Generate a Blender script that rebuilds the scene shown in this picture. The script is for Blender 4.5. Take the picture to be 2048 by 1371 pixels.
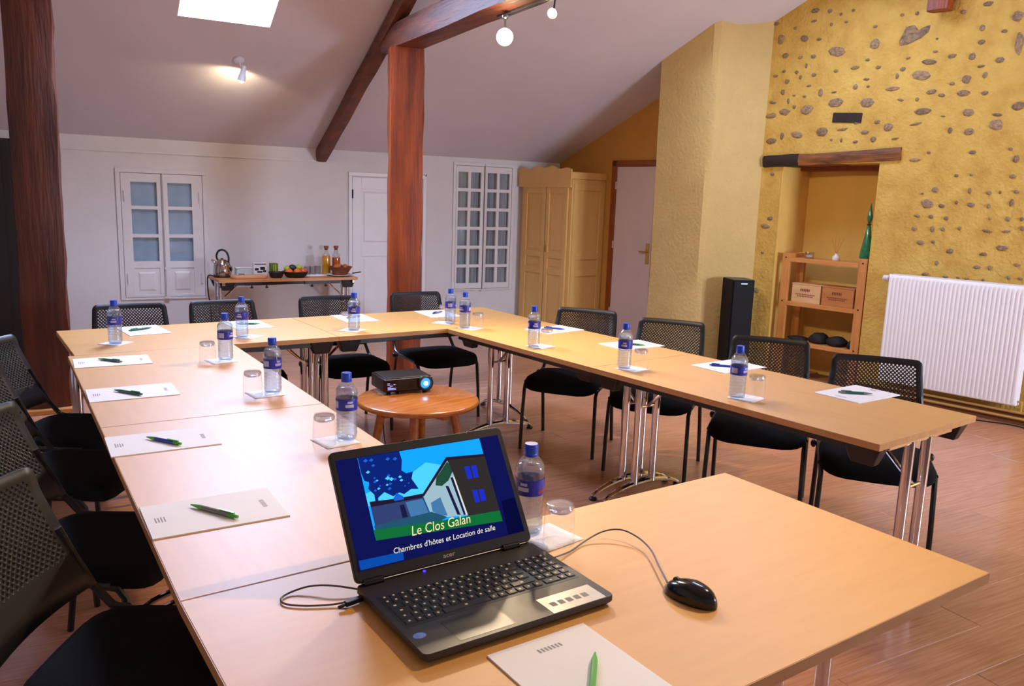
import bpy, bmesh, math, random
from mathutils import Vector, Matrix, noise as mnoise

for o in list(bpy.data.objects):
    bpy.data.objects.remove(o)
scene = bpy.context.scene
COL = scene.collection
RND = random.Random(11)
PI = math.pi
rad = math.radians

# ------------------------------------------------------------------ camera
cam_d = bpy.data.cameras.new('camera')
cam = bpy.data.objects.new('camera', cam_d)
COL.objects.link(cam)
cam_d.sensor_width = 36.0
cam_d.lens = 1614.86 / 2048 * 36.0
cam.location = (-0.329, -1.6089, 1.5604)
cam.rotation_euler = (1.3947, -0.0335, -0.6041)
cam_d.clip_start = 0.02
scene.camera = cam

# ------------------------------------------------------------------ frames of the room
A6 = rad(-6)
U = Vector((math.cos(A6), math.sin(A6), 0))        # along the back wall
N = Vector((-math.sin(A6), math.cos(A6), 0))       # out through the back wall
PW = Vector((1.7, 6.62, 0))
TR = rad(96)
RU = Vector((math.cos(TR), math.sin(TR), 0))       # along the right wall, away from the camera
RN = Vector((math.sin(TR), -math.cos(TR), 0))      # out through the right wall
RP = Vector((6.24, 1.4, 0))
SL = 0.46                                          # slope of the ceiling
T_RIDGE = 4.75


def BW(s, z, off=0.0):          # point on the back wall (off = distance into the room)
    return PW + U * s - N * off + Vector((0, 0, z))


def RW(s, z, off=0.0):          # point on the right wall
    return RP + RU * s - RN * off + Vector((0, 0, z))


def CE(s, t, dz=0.0):           # point on the ceiling, t = distance from the back wall
    z = 2.0 + SL * (t if t <= T_RIDGE else 2 * T_RIDGE - t)
    return PW + U * s - N * t + Vector((0, 0, z + dz))


# ------------------------------------------------------------------ sky, daylight, exposure
world = bpy.data.worlds.new('sky')
scene.world = world
world.use_nodes = True
wn = world.node_tree.nodes['Background']
wn.inputs[0].default_value = (0.80, 0.88, 1.0, 1)
wn.inputs[1].default_value = 6.0
scene.view_settings.view_transform = 'Standard'
scene.view_settings.look = 'None'
scene.view_settings.gamma = 1.0
scene.view_settings.use_curve_mapping = False
scene.view_settings.exposure = 0.4


def area_light(name, loc, direction, sx, sy, power, color, up=Vector((0, 0, 1)), spread=PI):
    d = bpy.data.lights.new(name, 'AREA')
    d.shape = 'RECTANGLE'
    d.size, d.size_y = sx, sy
    d.energy = power
    d.color = color
    d.spread = spread
    o = bpy.data.objects.new(name, d)
    COL.objects.link(o)
    zax = -Vector(direction).normalized()
    xax = up.cross(zax).normalized()
    yax = zax.cross(xax)
    m = Matrix((xax, yax, zax)).transposed().to_4x4()
    m.translation = Vector(loc)
    o.matrix_world = m
    return o


SKY1 = (-0.365, 0.31, 1.73, 2.75)      # roof window seen in the photograph: s0, s1, t0, t1
SKY2 = (3.15, 3.85, 3.10, 4.20)        # its neighbour above the frame
FWIN = (4.0, 5.3, 1.0, 1.95)          # window in the wall behind the camera: s0, s1, z0, z1
T_FRONT = 9.5
DAY = (0.62, 0.70, 1.0)
cn_in = Vector((-N.x * SL, -N.y * SL, -1)).normalized()
for nm, (s0, s1, t0, t1), pw in (('daylight_roof_window', SKY1, 150), ('daylight_roof_window_high', SKY2, 45)):
    c = CE((s0 + s1) / 2, (t0 + t1) / 2) - cn_in * 0.06
    area_light(nm, c, cn_in, s1 - s0, (t1 - t0) * 1.098, pw, DAY, up=N)
fc = PW + U * (FWIN[0] + FWIN[1]) / 2 - N * (T_FRONT + 0.25) + Vector((0, 0, (FWIN[2] + FWIN[3]) / 2))
area_light('daylight_front_window', fc, N, FWIN[1] - FWIN[0], FWIN[3] - FWIN[2], 260, (0.80, 0.84, 1.0))


def warm_spot(name, loc, target, power, angle=100, blend=0.7, size=0.04, color=(1.0, 0.77, 0.49)):
    d = bpy.data.lights.new(name, 'SPOT')
    d.energy = power
    d.color = color
    d.spot_size = rad(angle)
    d.spot_blend = blend
    d.shadow_soft_size = size
    o = bpy.data.objects.new(name, d)
    COL.objects.link(o)
    o.location = loc
    o.rotation_euler = (Vector(target) - Vector(loc)).to_track_quat('-Z', 'Y').to_euler()
    return o


# ------------------------------------------------------------------ materials
def lin(c):
    return tuple(((v / 255) / 12.92 if v / 255 <= 0.04045 else ((v / 255 + 0.055) / 1.055) ** 2.4) for v in c)


MATS = {}


def mat(name, rgb, rough=0.5, metal=0.0, var=0.08, scale=12.0, stretch=(1, 1, 1), bump=0.0, bscale=None,
        rgb2=None, coat=0.0, coat_r=0.12, obj_var=0.0, detail=3.0, spec=0.5, sheen=0.0, alpha=None):
    """Principled surface whose colour and relief come from 3D noise in object space."""
    m = bpy.data.materials.new(name)
    m.use_nodes = True
    nt = m.node_tree
    nd, ln = nt.nodes, nt.links
    b = nd['Principled BSDF']
    b.inputs['Roughness'].default_value = rough
    b.inputs['Metallic'].default_value = metal
    b.inputs['Specular IOR Level'].default_value = spec
    if coat:
        b.inputs['Coat Weight'].default_value = coat
        b.inputs['Coat Roughness'].default_value = coat_r
    if sheen:
        b.inputs['Sheen Weight'].default_value = sheen
    tc = nd.new('ShaderNodeTexCoord')
    mp = nd.new('ShaderNodeMapping')
    mp.inputs['Scale'].default_value = stretch
    ln.new(tc.outputs['Object'], mp.inputs['Vector'])
    nz = nd.new('ShaderNodeTexNoise')
    nz.inputs['Scale'].default_value = scale
    nz.inputs['Detail'].default_value = detail
    nz.inputs['Roughness'].default_value = 0.6
    vec = mp.outputs['Vector']
    if obj_var:
        oi = nd.new('ShaderNodeObjectInfo')
        va = nd.new('ShaderNodeVectorMath')
        va.operation = 'ADD'
        mu = nd.new('ShaderNodeMath')
        mu.operation = 'MULTIPLY'
        mu.inputs[1].default_value = 50
        ln.new(oi.outputs['Random'], mu.inputs[0])
        ln.new(mp.outputs['Vector'], va.inputs[0])
        ln.new(mu.outputs[0], va.inputs[1])
        vec = va.outputs[0]
    ln.new(vec, nz.inputs['Vector'])
    rp = nd.new('ShaderNodeValToRGB')
    c1 = lin(rgb)
    if rgb2 is not None:
        c2 = lin(rgb2)
        ca, cb = c2, c1
    else:
        ca = tuple(v * (1 - var) for v in c1)
        cb = tuple(min(1, v * (1 + var)) for v in c1)
    rp.color_ramp.elements[0].position = 0.3
    rp.color_ramp.elements[1].position = 0.7
    rp.color_ramp.elements[0].color = (*ca, 1)
    rp.color_ramp.elements[1].color = (*cb, 1)
    ln.new(nz.outputs['Fac'], rp.inputs['Fac'])
    out = rp.outputs['Color']
    if obj_var:
        hs = nd.new('ShaderNodeHueSaturation')
        mr = nd.new('ShaderNodeMapRange')
        mr.inputs['To Min'].default_value = 1 - obj_var
        mr.inputs['To Max'].default_value = 1 + obj_var
        ln.new(oi.outputs['Random'], mr.inputs['Value'])
        ln.new(mr.outputs['Result'], hs.inputs['Value'])
        ln.new(out, hs.inputs['Color'])
        out = hs.outputs['Color']
    ln.new(out, b.inputs['Base Color'])
    if bump:
        n2 = nd.new('ShaderNodeTexNoise')
        n2.inputs['Scale'].default_value = bscale or scale
        n2.inputs['Detail'].default_value = 4
        ln.new(vec, n2.inputs['Vector'])
        bp = nd.new('ShaderNodeBump')
        bp.inputs['Strength'].default_value = bump
        bp.inputs['Distance'].default_value = 0.02
        ln.new(n2.outputs['Fac'], bp.inputs['Height'])
        ln.new(bp.outputs['Normal'], b.inputs['Normal'])
    MATS[name] = m
    return m


def emit(name, rgb, strength):
    m = bpy.data.materials.new(name)
    m.use_nodes = True
    nt = m.node_tree
    nt.nodes.remove(nt.nodes['Principled BSDF'])
    e = nt.nodes.new('ShaderNodeEmission')
    e.inputs[0].default_value = (*lin(rgb), 1)
    e.inputs[1].default_value = strength
    nt.links.new(e.outputs[0], nt.nodes['Material Output'].inputs[0])
    MATS[name] = m
    return m


def clear(name, tint=(245, 248, 255), gloss=1.0, rough=0.03, glass=0.0, ior=1.45, haze=0.0):
    """Thin clear sheet: mostly see-through, reflecting at grazing angles; glass>0 mixes in real refraction."""
    m = bpy.data.materials.new(name)
    m.use_nodes = True
    nt = m.node_tree
    nd, ln = nt.nodes, nt.links
    nd.remove(nd['Principled BSDF'])
    tr = nd.new('ShaderNodeBsdfTransparent')
    tr.inputs[0].default_value = (*lin(tint), 1)
    gl = nd.new('ShaderNodeBsdfGlossy')
    gl.inputs['Roughness'].default_value = rough
    lw = nd.new('ShaderNodeLayerWeight')      # facing works alike on both sides of a thin sheet
    lw.inputs['Blend'].default_value = 0.5
    pw = nd.new('ShaderNodeMath')
    pw.operation = 'POWER'
    pw.inputs[1].default_value = 4.0
    ln.new(lw.outputs['Facing'], pw.inputs[0])
    ad = nd.new('ShaderNodeMath')
    ad.operation = 'MULTIPLY_ADD'
    ad.inputs[1].default_value = 0.6
    ad.inputs[2].default_value = 0.05
    ln.new(pw.outputs[0], ad.inputs[0])
    nz = nd.new('ShaderNodeTexNoise')
    nz.inputs['Scale'].default_value = 30
    bp = nd.new('ShaderNodeBump')
    bp.inputs['Strength'].default_value = 0.05
    ln.new(nz.outputs['Fac'], bp.inputs['Height'])
    ln.new(bp.outputs['Normal'], gl.inputs['Normal'])
    base = tr.outputs[0]
    if glass:
        g = nd.new('ShaderNodeBsdfGlass')
        g.inputs['IOR'].default_value = ior
        g.inputs['Roughness'].default_value = 0.0
        g.inputs['Color'].default_value = (*lin(tint), 1)
        mx0 = nd.new('ShaderNodeMixShader')
        mx0.inputs[0].default_value = glass
        ln.new(base, mx0.inputs[1])
        ln.new(g.outputs[0], mx0.inputs[2])
        base = mx0.outputs[0]
    if haze:                      # cloudy plastic scatters a little light
        df = nd.new('ShaderNodeBsdfTranslucent')
        df.inputs[0].default_value = (*lin(tint), 1)
        d2 = nd.new('ShaderNodeBsdfDiffuse')
        d2.inputs[0].default_value = (*lin(tint), 1)
        m1 = nd.new('ShaderNodeMixShader')
        ln.new(df.outputs[0], m1.inputs[1])
        ln.new(d2.outputs[0], m1.inputs[2])
        m2 = nd.new('ShaderNodeMixShader')
        m2.inputs[0].default_value = haze
        ln.new(base, m2.inputs[1])
        ln.new(m1.outputs[0], m2.inputs[2])
        base = m2.outputs[0]
    mg = nd.new('ShaderNodeMath')
    mg.operation = 'MULTIPLY'
    mg.inputs[1].default_value = gloss
    mg.use_clamp = True
    ln.new(ad.outputs[0], mg.inputs[0])
    mx = nd.new('ShaderNodeMixShader')
    ln.new(mg.outputs[0], mx.inputs[0])
    ln.new(base, mx.inputs[1])
    ln.new(gl.outputs[0], mx.inputs[2])
    ln.new(mx.outputs[0], nd['Material Output'].inputs[0])
    MATS[name] = m
    return m


M = MATS
mat('plaster_white', (222, 218, 216), 0.75, var=0.03, scale=3, bump=0.06, bscale=60)
mat('ceiling_paint', (212, 204, 208), 0.8, var=0.03, scale=2, bump=0.04, bscale=80)
mat('white_paint', (224, 220, 217), 0.45, var=0.03, scale=8, bump=0.05, bscale=40)
mat('white_paint_fresh', (232, 228, 228), 0.4, var=0.02, scale=8)
mat('ochre_plaster', (214, 180, 90), 0.85, rgb2=(190, 148, 64), scale=5, bump=0.5, bscale=36, detail=8)
mat('niche_plaster', (224, 182, 92), 0.85, var=0.06, scale=3, bump=0.12, bscale=40)
mat('rear_plaster', (196, 142, 60), 0.8, var=0.06, scale=4, bump=0.15, bscale=35)
mat('chimney_plaster', (202, 174, 112), 0.85, var=0.05, scale=4, bump=0.4, bscale=32, detail=5)
mat('field_stone', (186, 152, 108), 0.9, rgb2=(98, 84, 78), scale=2.6, bump=0.6, bscale=5, obj_var=0.2, detail=8)
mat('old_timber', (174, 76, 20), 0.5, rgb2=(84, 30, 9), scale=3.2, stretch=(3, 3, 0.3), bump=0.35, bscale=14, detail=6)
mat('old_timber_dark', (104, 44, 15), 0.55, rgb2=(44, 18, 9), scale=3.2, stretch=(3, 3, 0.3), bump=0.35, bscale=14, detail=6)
mat('old_timber_y', (126, 66, 40), 0.55, rgb2=(70, 34, 24), scale=5, stretch=(3, 0.35, 3), bump=0.35, bscale=14, detail=6)
mat('old_timber_x', (160, 96, 40), 0.6, rgb2=(72, 42, 22), scale=6, stretch=(0.6, 3, 4), bump=0.35, bscale=18, detail=6)
mat('dark_timber', (46, 24, 18), 0.7, rgb2=(26, 14, 11), scale=7, bump=0.3)
mat('dark_door', (34, 23, 19), 0.5, rgb2=(20, 14, 12), scale=5, stretch=(4, 4, 0.4), bump=0.1)
mat('floor_plank', (196, 142, 108), 0.24, rgb2=(170, 112, 80), scale=6, stretch=(0.7, 16, 9), obj_var=0.05, detail=6, spec=0.7)
mat('floor_base', (120, 78, 56), 0.6)
mat('beech', (220, 164, 84), 0.5, rgb2=(214, 156, 77), scale=4, stretch=(1.2, 9, 9), detail=5, spec=0.5, coat=0.75, coat_r=0.5)
mat('beech_edge', (206, 152, 96), 0.4, rgb2=(190, 134, 78), scale=4, stretch=(1.2, 9, 9), detail=5)
mat('buffet_wood', (204, 138, 78), 0.35, rgb2=(188, 118, 62), scale=4, stretch=(1.2, 9, 9), detail=5)
mat('chrome', (225, 225, 230), 0.08, metal=1.0, var=0.02)
mat('steel_dark', (46, 44, 46), 0.4, var=0.1)
mat('rail_metal', (120, 116, 118), 0.3, metal=0.9, var=0.05)
mat('black_plastic', (25, 25, 27), 0.42, var=0.15, scale=40)
mat('black_gloss', (14, 14, 15), 0.16, var=0.1)
mat('chair_shell', (26, 25, 26), 0.45, var=0.1, scale=30, spec=0.4)
mat('chair_tube', (20, 20, 22), 0.3, var=0.1)
mat('seat_fabric', (13, 13, 16), 0.92, var=0.2, scale=180, bump=0.25, bscale=300, spec=0.2)
mat('paper', (240, 238, 240), 0.7, var=0.012, scale=4)
mat('print_grey', (150, 148, 152), 0.8, var=0.1)
mat('napkin', (246, 244, 244), 0.8, var=0.02, scale=30, bump=0.1, bscale=120)
mat('cap_blue', (24, 70, 205), 0.35, var=0.08)
mat('label_blue', (34, 40, 165), 0.35, rgb2=(48, 60, 190), scale=40)
mat('label_pale', (186, 192, 226), 0.4, var=0.05)
mat('label_red', (150, 40, 80), 0.4, var=0.05)
mat('pen_green', (86, 176, 56), 0.3, var=0.05)
mat('pen_teal', (40, 104, 86), 0.3, var=0.05)
mat('pen_blue', (34, 60, 168), 0.3, var=0.05)
mat('pen_grey', (126, 128, 122), 0.3, var=0.05)
mat('laptop_body', (62, 57, 54), 0.38, metal=0.35, var=0.06, scale=60)
mat('laptop_pad', (42, 39, 38), 0.3, metal=0.2, var=0.06, scale=60)
mat('lid_black', (15, 15, 16), 0.38, var=0.1, scale=40)
mat('key_black', (30, 29, 28), 0.45, var=0.1)
mat('key_mark', (210, 200, 176), 0.5, var=0.02)
mat('sticker_silver', (206, 200, 190), 0.3, metal=0.4, var=0.06, scale=30)
mat('sticker_blue', (64, 98, 196), 0.35, rgb2=(110, 140, 215), scale=60)
mat('proj_black', (34, 33, 35), 0.35, var=0.1)
mat('proj_top', (150, 160, 176), 0.3, metal=0.5, var=0.06)
mat('coffee_wood', (192, 122, 58), 0.22, rgb2=(164, 94, 40), scale=4, stretch=(1.2, 9, 9), detail=5, coat=0.4)
mat('pine', (214, 150, 82), 0.5, rgb2=(192, 122, 58), scale=5, stretch=(5, 5, 0.7), detail=5)
mat('pine_x', (214, 150, 82), 0.5, rgb2=(194, 126, 62), scale=5, stretch=(0.7, 5, 5), detail=5)
mat('box_wood', (226, 184, 130), 0.6, rgb2=(210, 164, 108), scale=5, stretch=(1, 6, 6), detail=5)
mat('box_wood_dark', (198, 132, 70), 0.6, rgb2=(182, 112, 56), scale=5, stretch=(1, 6, 6), detail=5)
mat('box_print', (120, 62, 44), 0.7, var=0.1)
mat('wardrobe_paint', (230, 186, 112), 0.5, rgb2=(222, 176, 100), scale=3, stretch=(3, 3, 0.5))
mat('door_brown', (150, 76, 26), 0.45, rgb2=(128, 60, 18), scale=5, stretch=(5, 5, 0.6), detail=5)
mat('door_white', (214, 196, 192), 0.5, var=0.03, scale=4)
mat('brass', (196, 158, 90), 0.3, metal=0.9, var=0.05)
mat('hinge_dark', (52, 44, 42), 0.5, metal=0.5)
mat('curtain_grey', (214, 210, 202), 0.9, rgb2=(168, 164, 158), scale=3, stretch=(14, 14, 0.3), detail=2)
mat('pane_reflection', (210, 220, 222), 0.6, rgb2=(184, 196, 200), scale=4, detail=3)  # blue-grey tone stands in for daylight reflected in the left casement
mat('radiator_white', (236, 234, 236), 0.35, var=0.015, scale=10)
mat('pipe_paint', (186, 140, 66), 0.45, var=0.06)
mat('skirting', (128, 78, 36), 0.5, rgb2=(104, 58, 24), scale=5, stretch=(1, 1, 8))  # brown of the shadow along the right wall's foot, put into colour
mat('speaker_black', (13, 13, 14), 0.6, var=0.15, scale=80, spec=0.2)
mat('speaker_top', (70, 66, 60), 0.5, var=0.1)
mat('green_glass', (14, 92, 62), 0.08, rgb2=(30, 128, 80), scale=30, coat=0.6)
mat('lump_dark', (36, 32, 32), 0.8, rgb2=(22, 20, 20), scale=20, bump=0.4, bscale=25)
mat('steel_kettle', (196, 186, 178), 0.12, metal=1.0, var=0.04)
mat('orange_peel', (236, 104, 20), 0.45, var=0.06, scale=30, bump=0.15, bscale=90)
mat('apple_green', (162, 178, 40), 0.35, rgb2=(190, 190, 70), scale=8)
mat('fruit_red', (206, 62, 30), 0.35, rgb2=(226, 96, 40), scale=8)
mat('fruit_dark', (38, 58, 52), 0.45, rgb2=(26, 40, 40), scale=14)
mat('bowl_black', (26, 28, 28), 0.5, var=0.15, scale=40, bump=0.2, bscale=60)
mat('basket_wicker', (150, 74, 26), 0.6, rgb2=(104, 44, 14), scale=30, stretch=(1, 1, 3), bump=0.4, bscale=50)
mat('bread', (206, 120, 48), 0.6, rgb2=(170, 84, 28), scale=14, bump=0.2)
mat('juice_yellow', (232, 160, 14), 0.25, var=0.05)
mat('juice_red', (214, 92, 24), 0.25, var=0.05)
mat('cork', (140, 84, 60), 0.7, var=0.15, scale=40)
mat('board_wood', (212, 150, 104), 0.5, rgb2=(198, 132, 86), scale=5, stretch=(1, 6, 6))
mat('ceramic', (230, 226, 222), 0.25, var=0.02)
mat('box_green', (112, 140, 34), 0.5, rgb2=(54, 70, 24), scale=14, stretch=(4, 4, 0.3))
mat('box_pale', (196, 206, 198), 0.45, var=0.06)
mat('lamp_white', (226, 226, 232), 0.35, var=0.02)
mat('cable_grey', (92, 84, 84), 0.5, var=0.06)
mat('cable_black', (24, 22, 22), 0.45, var=0.06)
clear('pane_glass', (240, 245, 250), 1.0, 0.05)
clear('bottle_plastic', (244, 248, 255), 1.3, 0.05, haze=0.05)
clear('bottle_water', (238, 246, 255), 0.9, 0.03, glass=0.30, ior=1.33, haze=0.01)
clear('tumbler_glass', (252, 252, 254), 1.0, 0.05, haze=0.03)
clear('tumbler_base', (252, 252, 255), 2.4, 0.03, glass=0.5, ior=1.45, haze=0.12)
clear('jar_glass', (240, 240, 240), 1.5, 0.05)
emit('bulb_glow', (255, 226, 180), 40.0)
emit('lamp_ring', (255, 236, 200), 6.0)
emit('lens_glow', (60, 150, 235), 1.3)
emit('lens_core', (215, 245, 255), 4.0)
emit('grille_glow', (170, 160, 255), 1.6)
emit('led_blue', (50, 40, 255), 3.0)


# ------------------------------------------------------------------ mesh builder
class MB:
    def __init__(self):
        self.v, self.f, self.m = [], [], []
        self.mi = 0

    def add(self, vs, fs):
        o = len(self.v)
        self.v += [tuple(p) for p in vs]
        self.f += [tuple(i + o for i in f) for f in fs]
        self.m += [self.mi] * len(fs)
        return self

    def box(self, x0, x1, y0, y1, z0, z1, mtx=None):
        vs = [Vector((x, y, z)) for z in (z0, z1) for (x, y) in ((x0, y0), (x1, y0), (x1, y1), (x0, y1))]
        if mtx is not None:
            vs = [mtx @ p for p in vs]
        return self.add(vs, [(3, 2, 1, 0), (4, 5, 6, 7), (0, 1, 5, 4), (1, 2, 6, 5), (2, 3, 7, 6), (3, 0, 4, 7)])

    def hexa(self, p):           # eight points: bottom loop (ccw seen from above) then top loop
        return self.add(p, [(3, 2, 1, 0), (4, 5, 6, 7), (0, 1, 5, 4), (1, 2, 6, 5), (2, 3, 7, 6), (3, 0, 4, 7)])

    def prism(self, poly, z0, z1, mtx=None):      # ccw polygon in x, y
        n = len(poly)
        vs = [Vector((x, y, z0)) for x, y in poly] + [Vector((x, y, z1)) for x, y in poly]
        if mtx is not None:
            vs = [mtx @ p for p in vs]
        fs = [tuple(range(n - 1, -1, -1)), tuple(range(n, 2 * n))]
        fs += [(i, (i + 1) % n, n + (i + 1) % n, n + i) for i in range(n)]
        return self.add(vs, fs)

    def lathe(self, prof, seg=24, c=(0, 0, 0), mtx=None):     # profile of (r, z) from one pole or rim to the other
        vs, fs, rows = [], [], []
        for r, z in prof:
            if r < 1e-6:
                rows.append([len(vs)])
                vs.append(Vector((c[0], c[1], c[2] + z)))
            else:
                rows.append(list(range(len(vs), len(vs) + seg)))
                vs += [Vector((c[0] + r * math.cos(2 * PI * k / seg), c[1] + r * math.sin(2 * PI * k / seg), c[2] + z)) for k in range(seg)]
        for a, b in zip(rows, rows[1:]):
            for k in range(seg):
                k2 = (k + 1) % seg
                if len(a) == 1 and len(b) == 1:
                    continue
                if len(a) == 1:
                    fs.append((a[0], b[k2], b[k]))
                elif len(b) == 1:
                    fs.append((a[k], a[k2], b[0]))
                else:
                    fs.append((a[k], a[k2], b[k2], b[k]))
        if mtx is not None:
            vs = [mtx @ p for p in vs]
        return self.add(vs, fs)

    def tube(self, path, r, seg=8, closed=False):
        P = [Vector(p) for p in path]
        n = len(P)
        rs = r if isinstance(r, (list, tuple)) else [r] * n
        vs, fs = [], []
        ref = None
        for i, p in enumerate(P):
            if closed:
                d = P[(i + 1) % n] - P[i - 1]
            else:
                d = P[min(i + 1, n - 1)] - P[max(i - 1, 0)]
            d.normalize()
            if ref is None:
                ref = Vector((0, 0, 1)) if abs(d.z) < 0.9 else Vector((1, 0, 0))
            a = (ref - d * ref.dot(d)).normalized()
            ref = a
            b = d.cross(a)
            vs += [p + (a * math.cos(2 * PI * k / seg) + b * math.sin(2 * PI * k / seg)) * rs[i] for k in range(seg)]
        for i in range(n if closed else n - 1):
            j = (i + 1) % n
            for k in range(seg):
                k2 = (k + 1) % seg
                fs.append((i * seg + k, i * seg + k2, j * seg + k2, j * seg + k))
        if not closed:
            fs.append(tuple(range(seg - 1, -1, -1)))
            fs.append(tuple(range((n - 1) * seg, n * seg)))
        return self.add(vs, fs)

    def ball(self, c, rx, ry=None, rz=None, seg=14, rings=9, mtx=None):
        ry = rx if ry is None else ry
        rz = rx if rz is None else rz
        pr = [(math.sin(PI * i / rings), -math.cos(PI * i / rings)) for i in range(rings + 1)]
        pr[0], pr[-1] = (0, -1), (0, 1)
        mm = Matrix.Translation(c) @ (mtx or Matrix()) @ Matrix.Diagonal((rx, ry, rz, 1))
        return self.lathe(pr, seg, mtx=mm)

    def build(self, name, material, parent=None, loc=None, rot=None, bevel=0.0, bseg=2, smooth=35, solid=0.0):
        me = bpy.data.meshes.new(name)
        me.from_pydata(self.v, [], self.f)
        mats = material if isinstance(material, (list, tuple)) else [material]
        for mm in mats:
            me.materials.append(M[mm] if isinstance(mm, str) else mm)
        if len(mats) > 1:
            me.polygons.foreach_set('material_index', self.m)
        me.validate()
        if smooth:
            me.shade_smooth()
            me.set_sharp_from_angle(angle=rad(smooth))
        me.update()
        o = bpy.data.objects.new(name, me)
        COL.objects.link(o)
        if parent is not None:
            o.parent = parent
        if loc is not None:
            o.location = loc
        if rot is not None:
            o.rotation_euler = rot
        if bevel:
            md = o.modifiers.new('bevel', 'BEVEL')
            md.width = bevel
            md.segments = bseg
            md.limit_method = 'ANGLE'
            md.angle_limit = rad(40)
        if solid:
            md = o.modifiers.new('solidify', 'SOLIDIFY')
            md.thickness = solid
            md.offset = 0
        return o


def tag(o, label, cat, group=None, kind=None):
    o['label'] = label
    o['category'] = cat
    if group:
        o['group'] = group
    if kind:
        o['kind'] = kind
    return o


def thing(name, label, cat, loc=(0, 0, 0), rz=0.0, group=None):
    o = bpy.data.objects.new(name, None)
    o.empty_display_size = 0.1
    COL.objects.link(o)
    o.location = loc
    o.rotation_euler = (0, 0, rz)
    return tag(o, label, cat, group)


def struct(o, label=None, cat='structure'):
    o['kind'] = 'structure'
    if o.parent is None:
        o['category'] = cat
        if label:
            o['label'] = label
    return o


def empty_struct(name, label, cat, loc, rz):
    o = bpy.data.objects.new(name, None)
    COL.objects.link(o)
    o.location = loc
    o.rotation_euler = (0, 0, rz)
    return struct(o, label, cat)


def kids(o):
    return [c for c in bpy.data.objects if c.parent == o]


def copy_tree(o, parent=None):
    c = o.copy()
    COL.objects.link(c)
    c.parent = parent
    for ch in CH[o.name] if o.name in CH else ():
        copy_tree(ch, c)
    return c


CH = {}


def remember(root):              # child table used by copy_tree
    CH.clear()
    for x in bpy.data.objects:
        if x.parent is not None:
            CH.setdefault(x.parent.name, []).append(x)


def set_part_label(o, label):
    o['label'] = label
    return o


def wobble_beam(p0, p1, w, h, mb=None, n=10, amp=0.012, up=(0, 0, 1), seed=0, taper=0.0):
    """A rough hewn timber between two points, centred on the line."""
    mb = mb or MB()
    p0, p1 = Vector(p0), Vector(p1)
    d = (p1 - p0).normalized()
    up = Vector(up)
    x = d.cross(up).normalized()
    y = x.cross(d).normalized()
    ring = [(-1, -1), (-0.35, -1), (0.4, -1), (1, -1), (1, -0.3), (1, 0.4), (1, 1), (0.3, 1), (-0.4, 1), (-1, 1), (-1, 0.35), (-1, -0.4)]
    k = len(ring)
    vs, fs = [], []
    for i in range(n + 1):
        c = p0.lerp(p1, i / n)
        tp = 1 - taper * i / n
        for j, (a, b) in enumerate(ring):
            q = mnoise.noise_vector(Vector((seed * 3.1 + i * 0.55, j * 0.9, seed)))
            cut = 0.93 if abs(a) == 1 and abs(b) == 1 else 1.0
            vs.append(c + x * (a * w / 2 * cut * tp + q.x * amp) + y * (b * h / 2 * cut * tp + q.y * amp))
    for i in range(n):
        for j in range(k):
            j2 = (j + 1) % k
            fs.append((i * k + j, i * k + j2, (i + 1) * k + j2, (i + 1) * k + j))
    fs.append(tuple(range(k - 1, -1, -1)))
    fs.append(tuple(range(n * k, n * k + k)))
    mb.add(vs, fs)
    return mb

# ================================================================== THE ROOM
ANG_RW = rad(-84)                 # local x runs from the far end of the right wall towards the camera, local y out


def grid_wall(name, s_cuts, z_cuts, holes, place, thick, material):
    """Wall slab seen from the room, cut on a grid; holes = list of (s0, s1, z0, z1)."""
    s_cuts = sorted(set(s_cuts + [h[0] for h in holes] + [h[1] for h in holes]))
    z_cuts = sorted(set(z_cuts + [h[2] for h in holes] + [h[3] for h in holes]))
    idx, vs, fs = {}, [], []

    def vid(s, z, d):
        k = (round(s, 4), round(z, 4), d)
        if k not in idx:
            idx[k] = len(vs)
            vs.append(place(s, z, -thick if d else 0))
        return idx[k]

    def solid(i, j):
        if i < 0 or j < 0 or i >= len(s_cuts) - 1 or j >= len(z_cuts) - 1:
            return False
        cs, cz = (s_cuts[i] + s_cuts[i + 1]) / 2, (z_cuts[j] + z_cuts[j + 1]) / 2
        return not any(h[0] < cs < h[1] and h[2] < cz < h[3] for h in holes)
    for i in range(len(s_cuts) - 1):
        for j in range(len(z_cuts) - 1):
            if not solid(i, j):
                continue
            a, b, c, d = s_cuts[i], s_cuts[i + 1], z_cuts[j], z_cuts[j + 1]
            fs.append((vid(a, c, 0), vid(b, c, 0), vid(b, d, 0), vid(a, d, 0)))
            fs.append((vid(a, c, 1), vid(a, d, 1), vid(b, d, 1), vid(b, c, 1)))
            if not solid(i - 1, j):
                fs.append((vid(a, c, 0), vid(a, d, 0), vid(a, d, 1), vid(a, c, 1)))
            if not solid(i + 1, j):
                fs.append((vid(b, c, 0), vid(b, c, 1), vid(b, d, 1), vid(b, d, 0)))
            if not solid(i, j - 1):
                fs.append((vid(a, c, 0), vid(a, c, 1), vid(b, c, 1), vid(b, c, 0)))
            if not solid(i, j + 1):
                fs.append((vid(a, d, 0), vid(b, d, 0), vid(b, d, 1), vid(a, d, 1)))
    return MB().add(vs, fs).build(name, material, smooth=0)


S_L, S_R = -3.4, 4.9
W1 = (-0.70, 0.015, 0.52, 1.685)       # white half glazed casement
W2 = (2.70, 3.41, 0.525, 1.915)        # white casement of small panes
w_back = grid_wall('wall_back', [S_L, -1.46, S_R], [-0.02, 2.02], [W1, W2], BW, 0.22, 'plaster_white')
struct(w_back, 'white painted low rear wall under the slope with casements and a plank door', 'wall')

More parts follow.
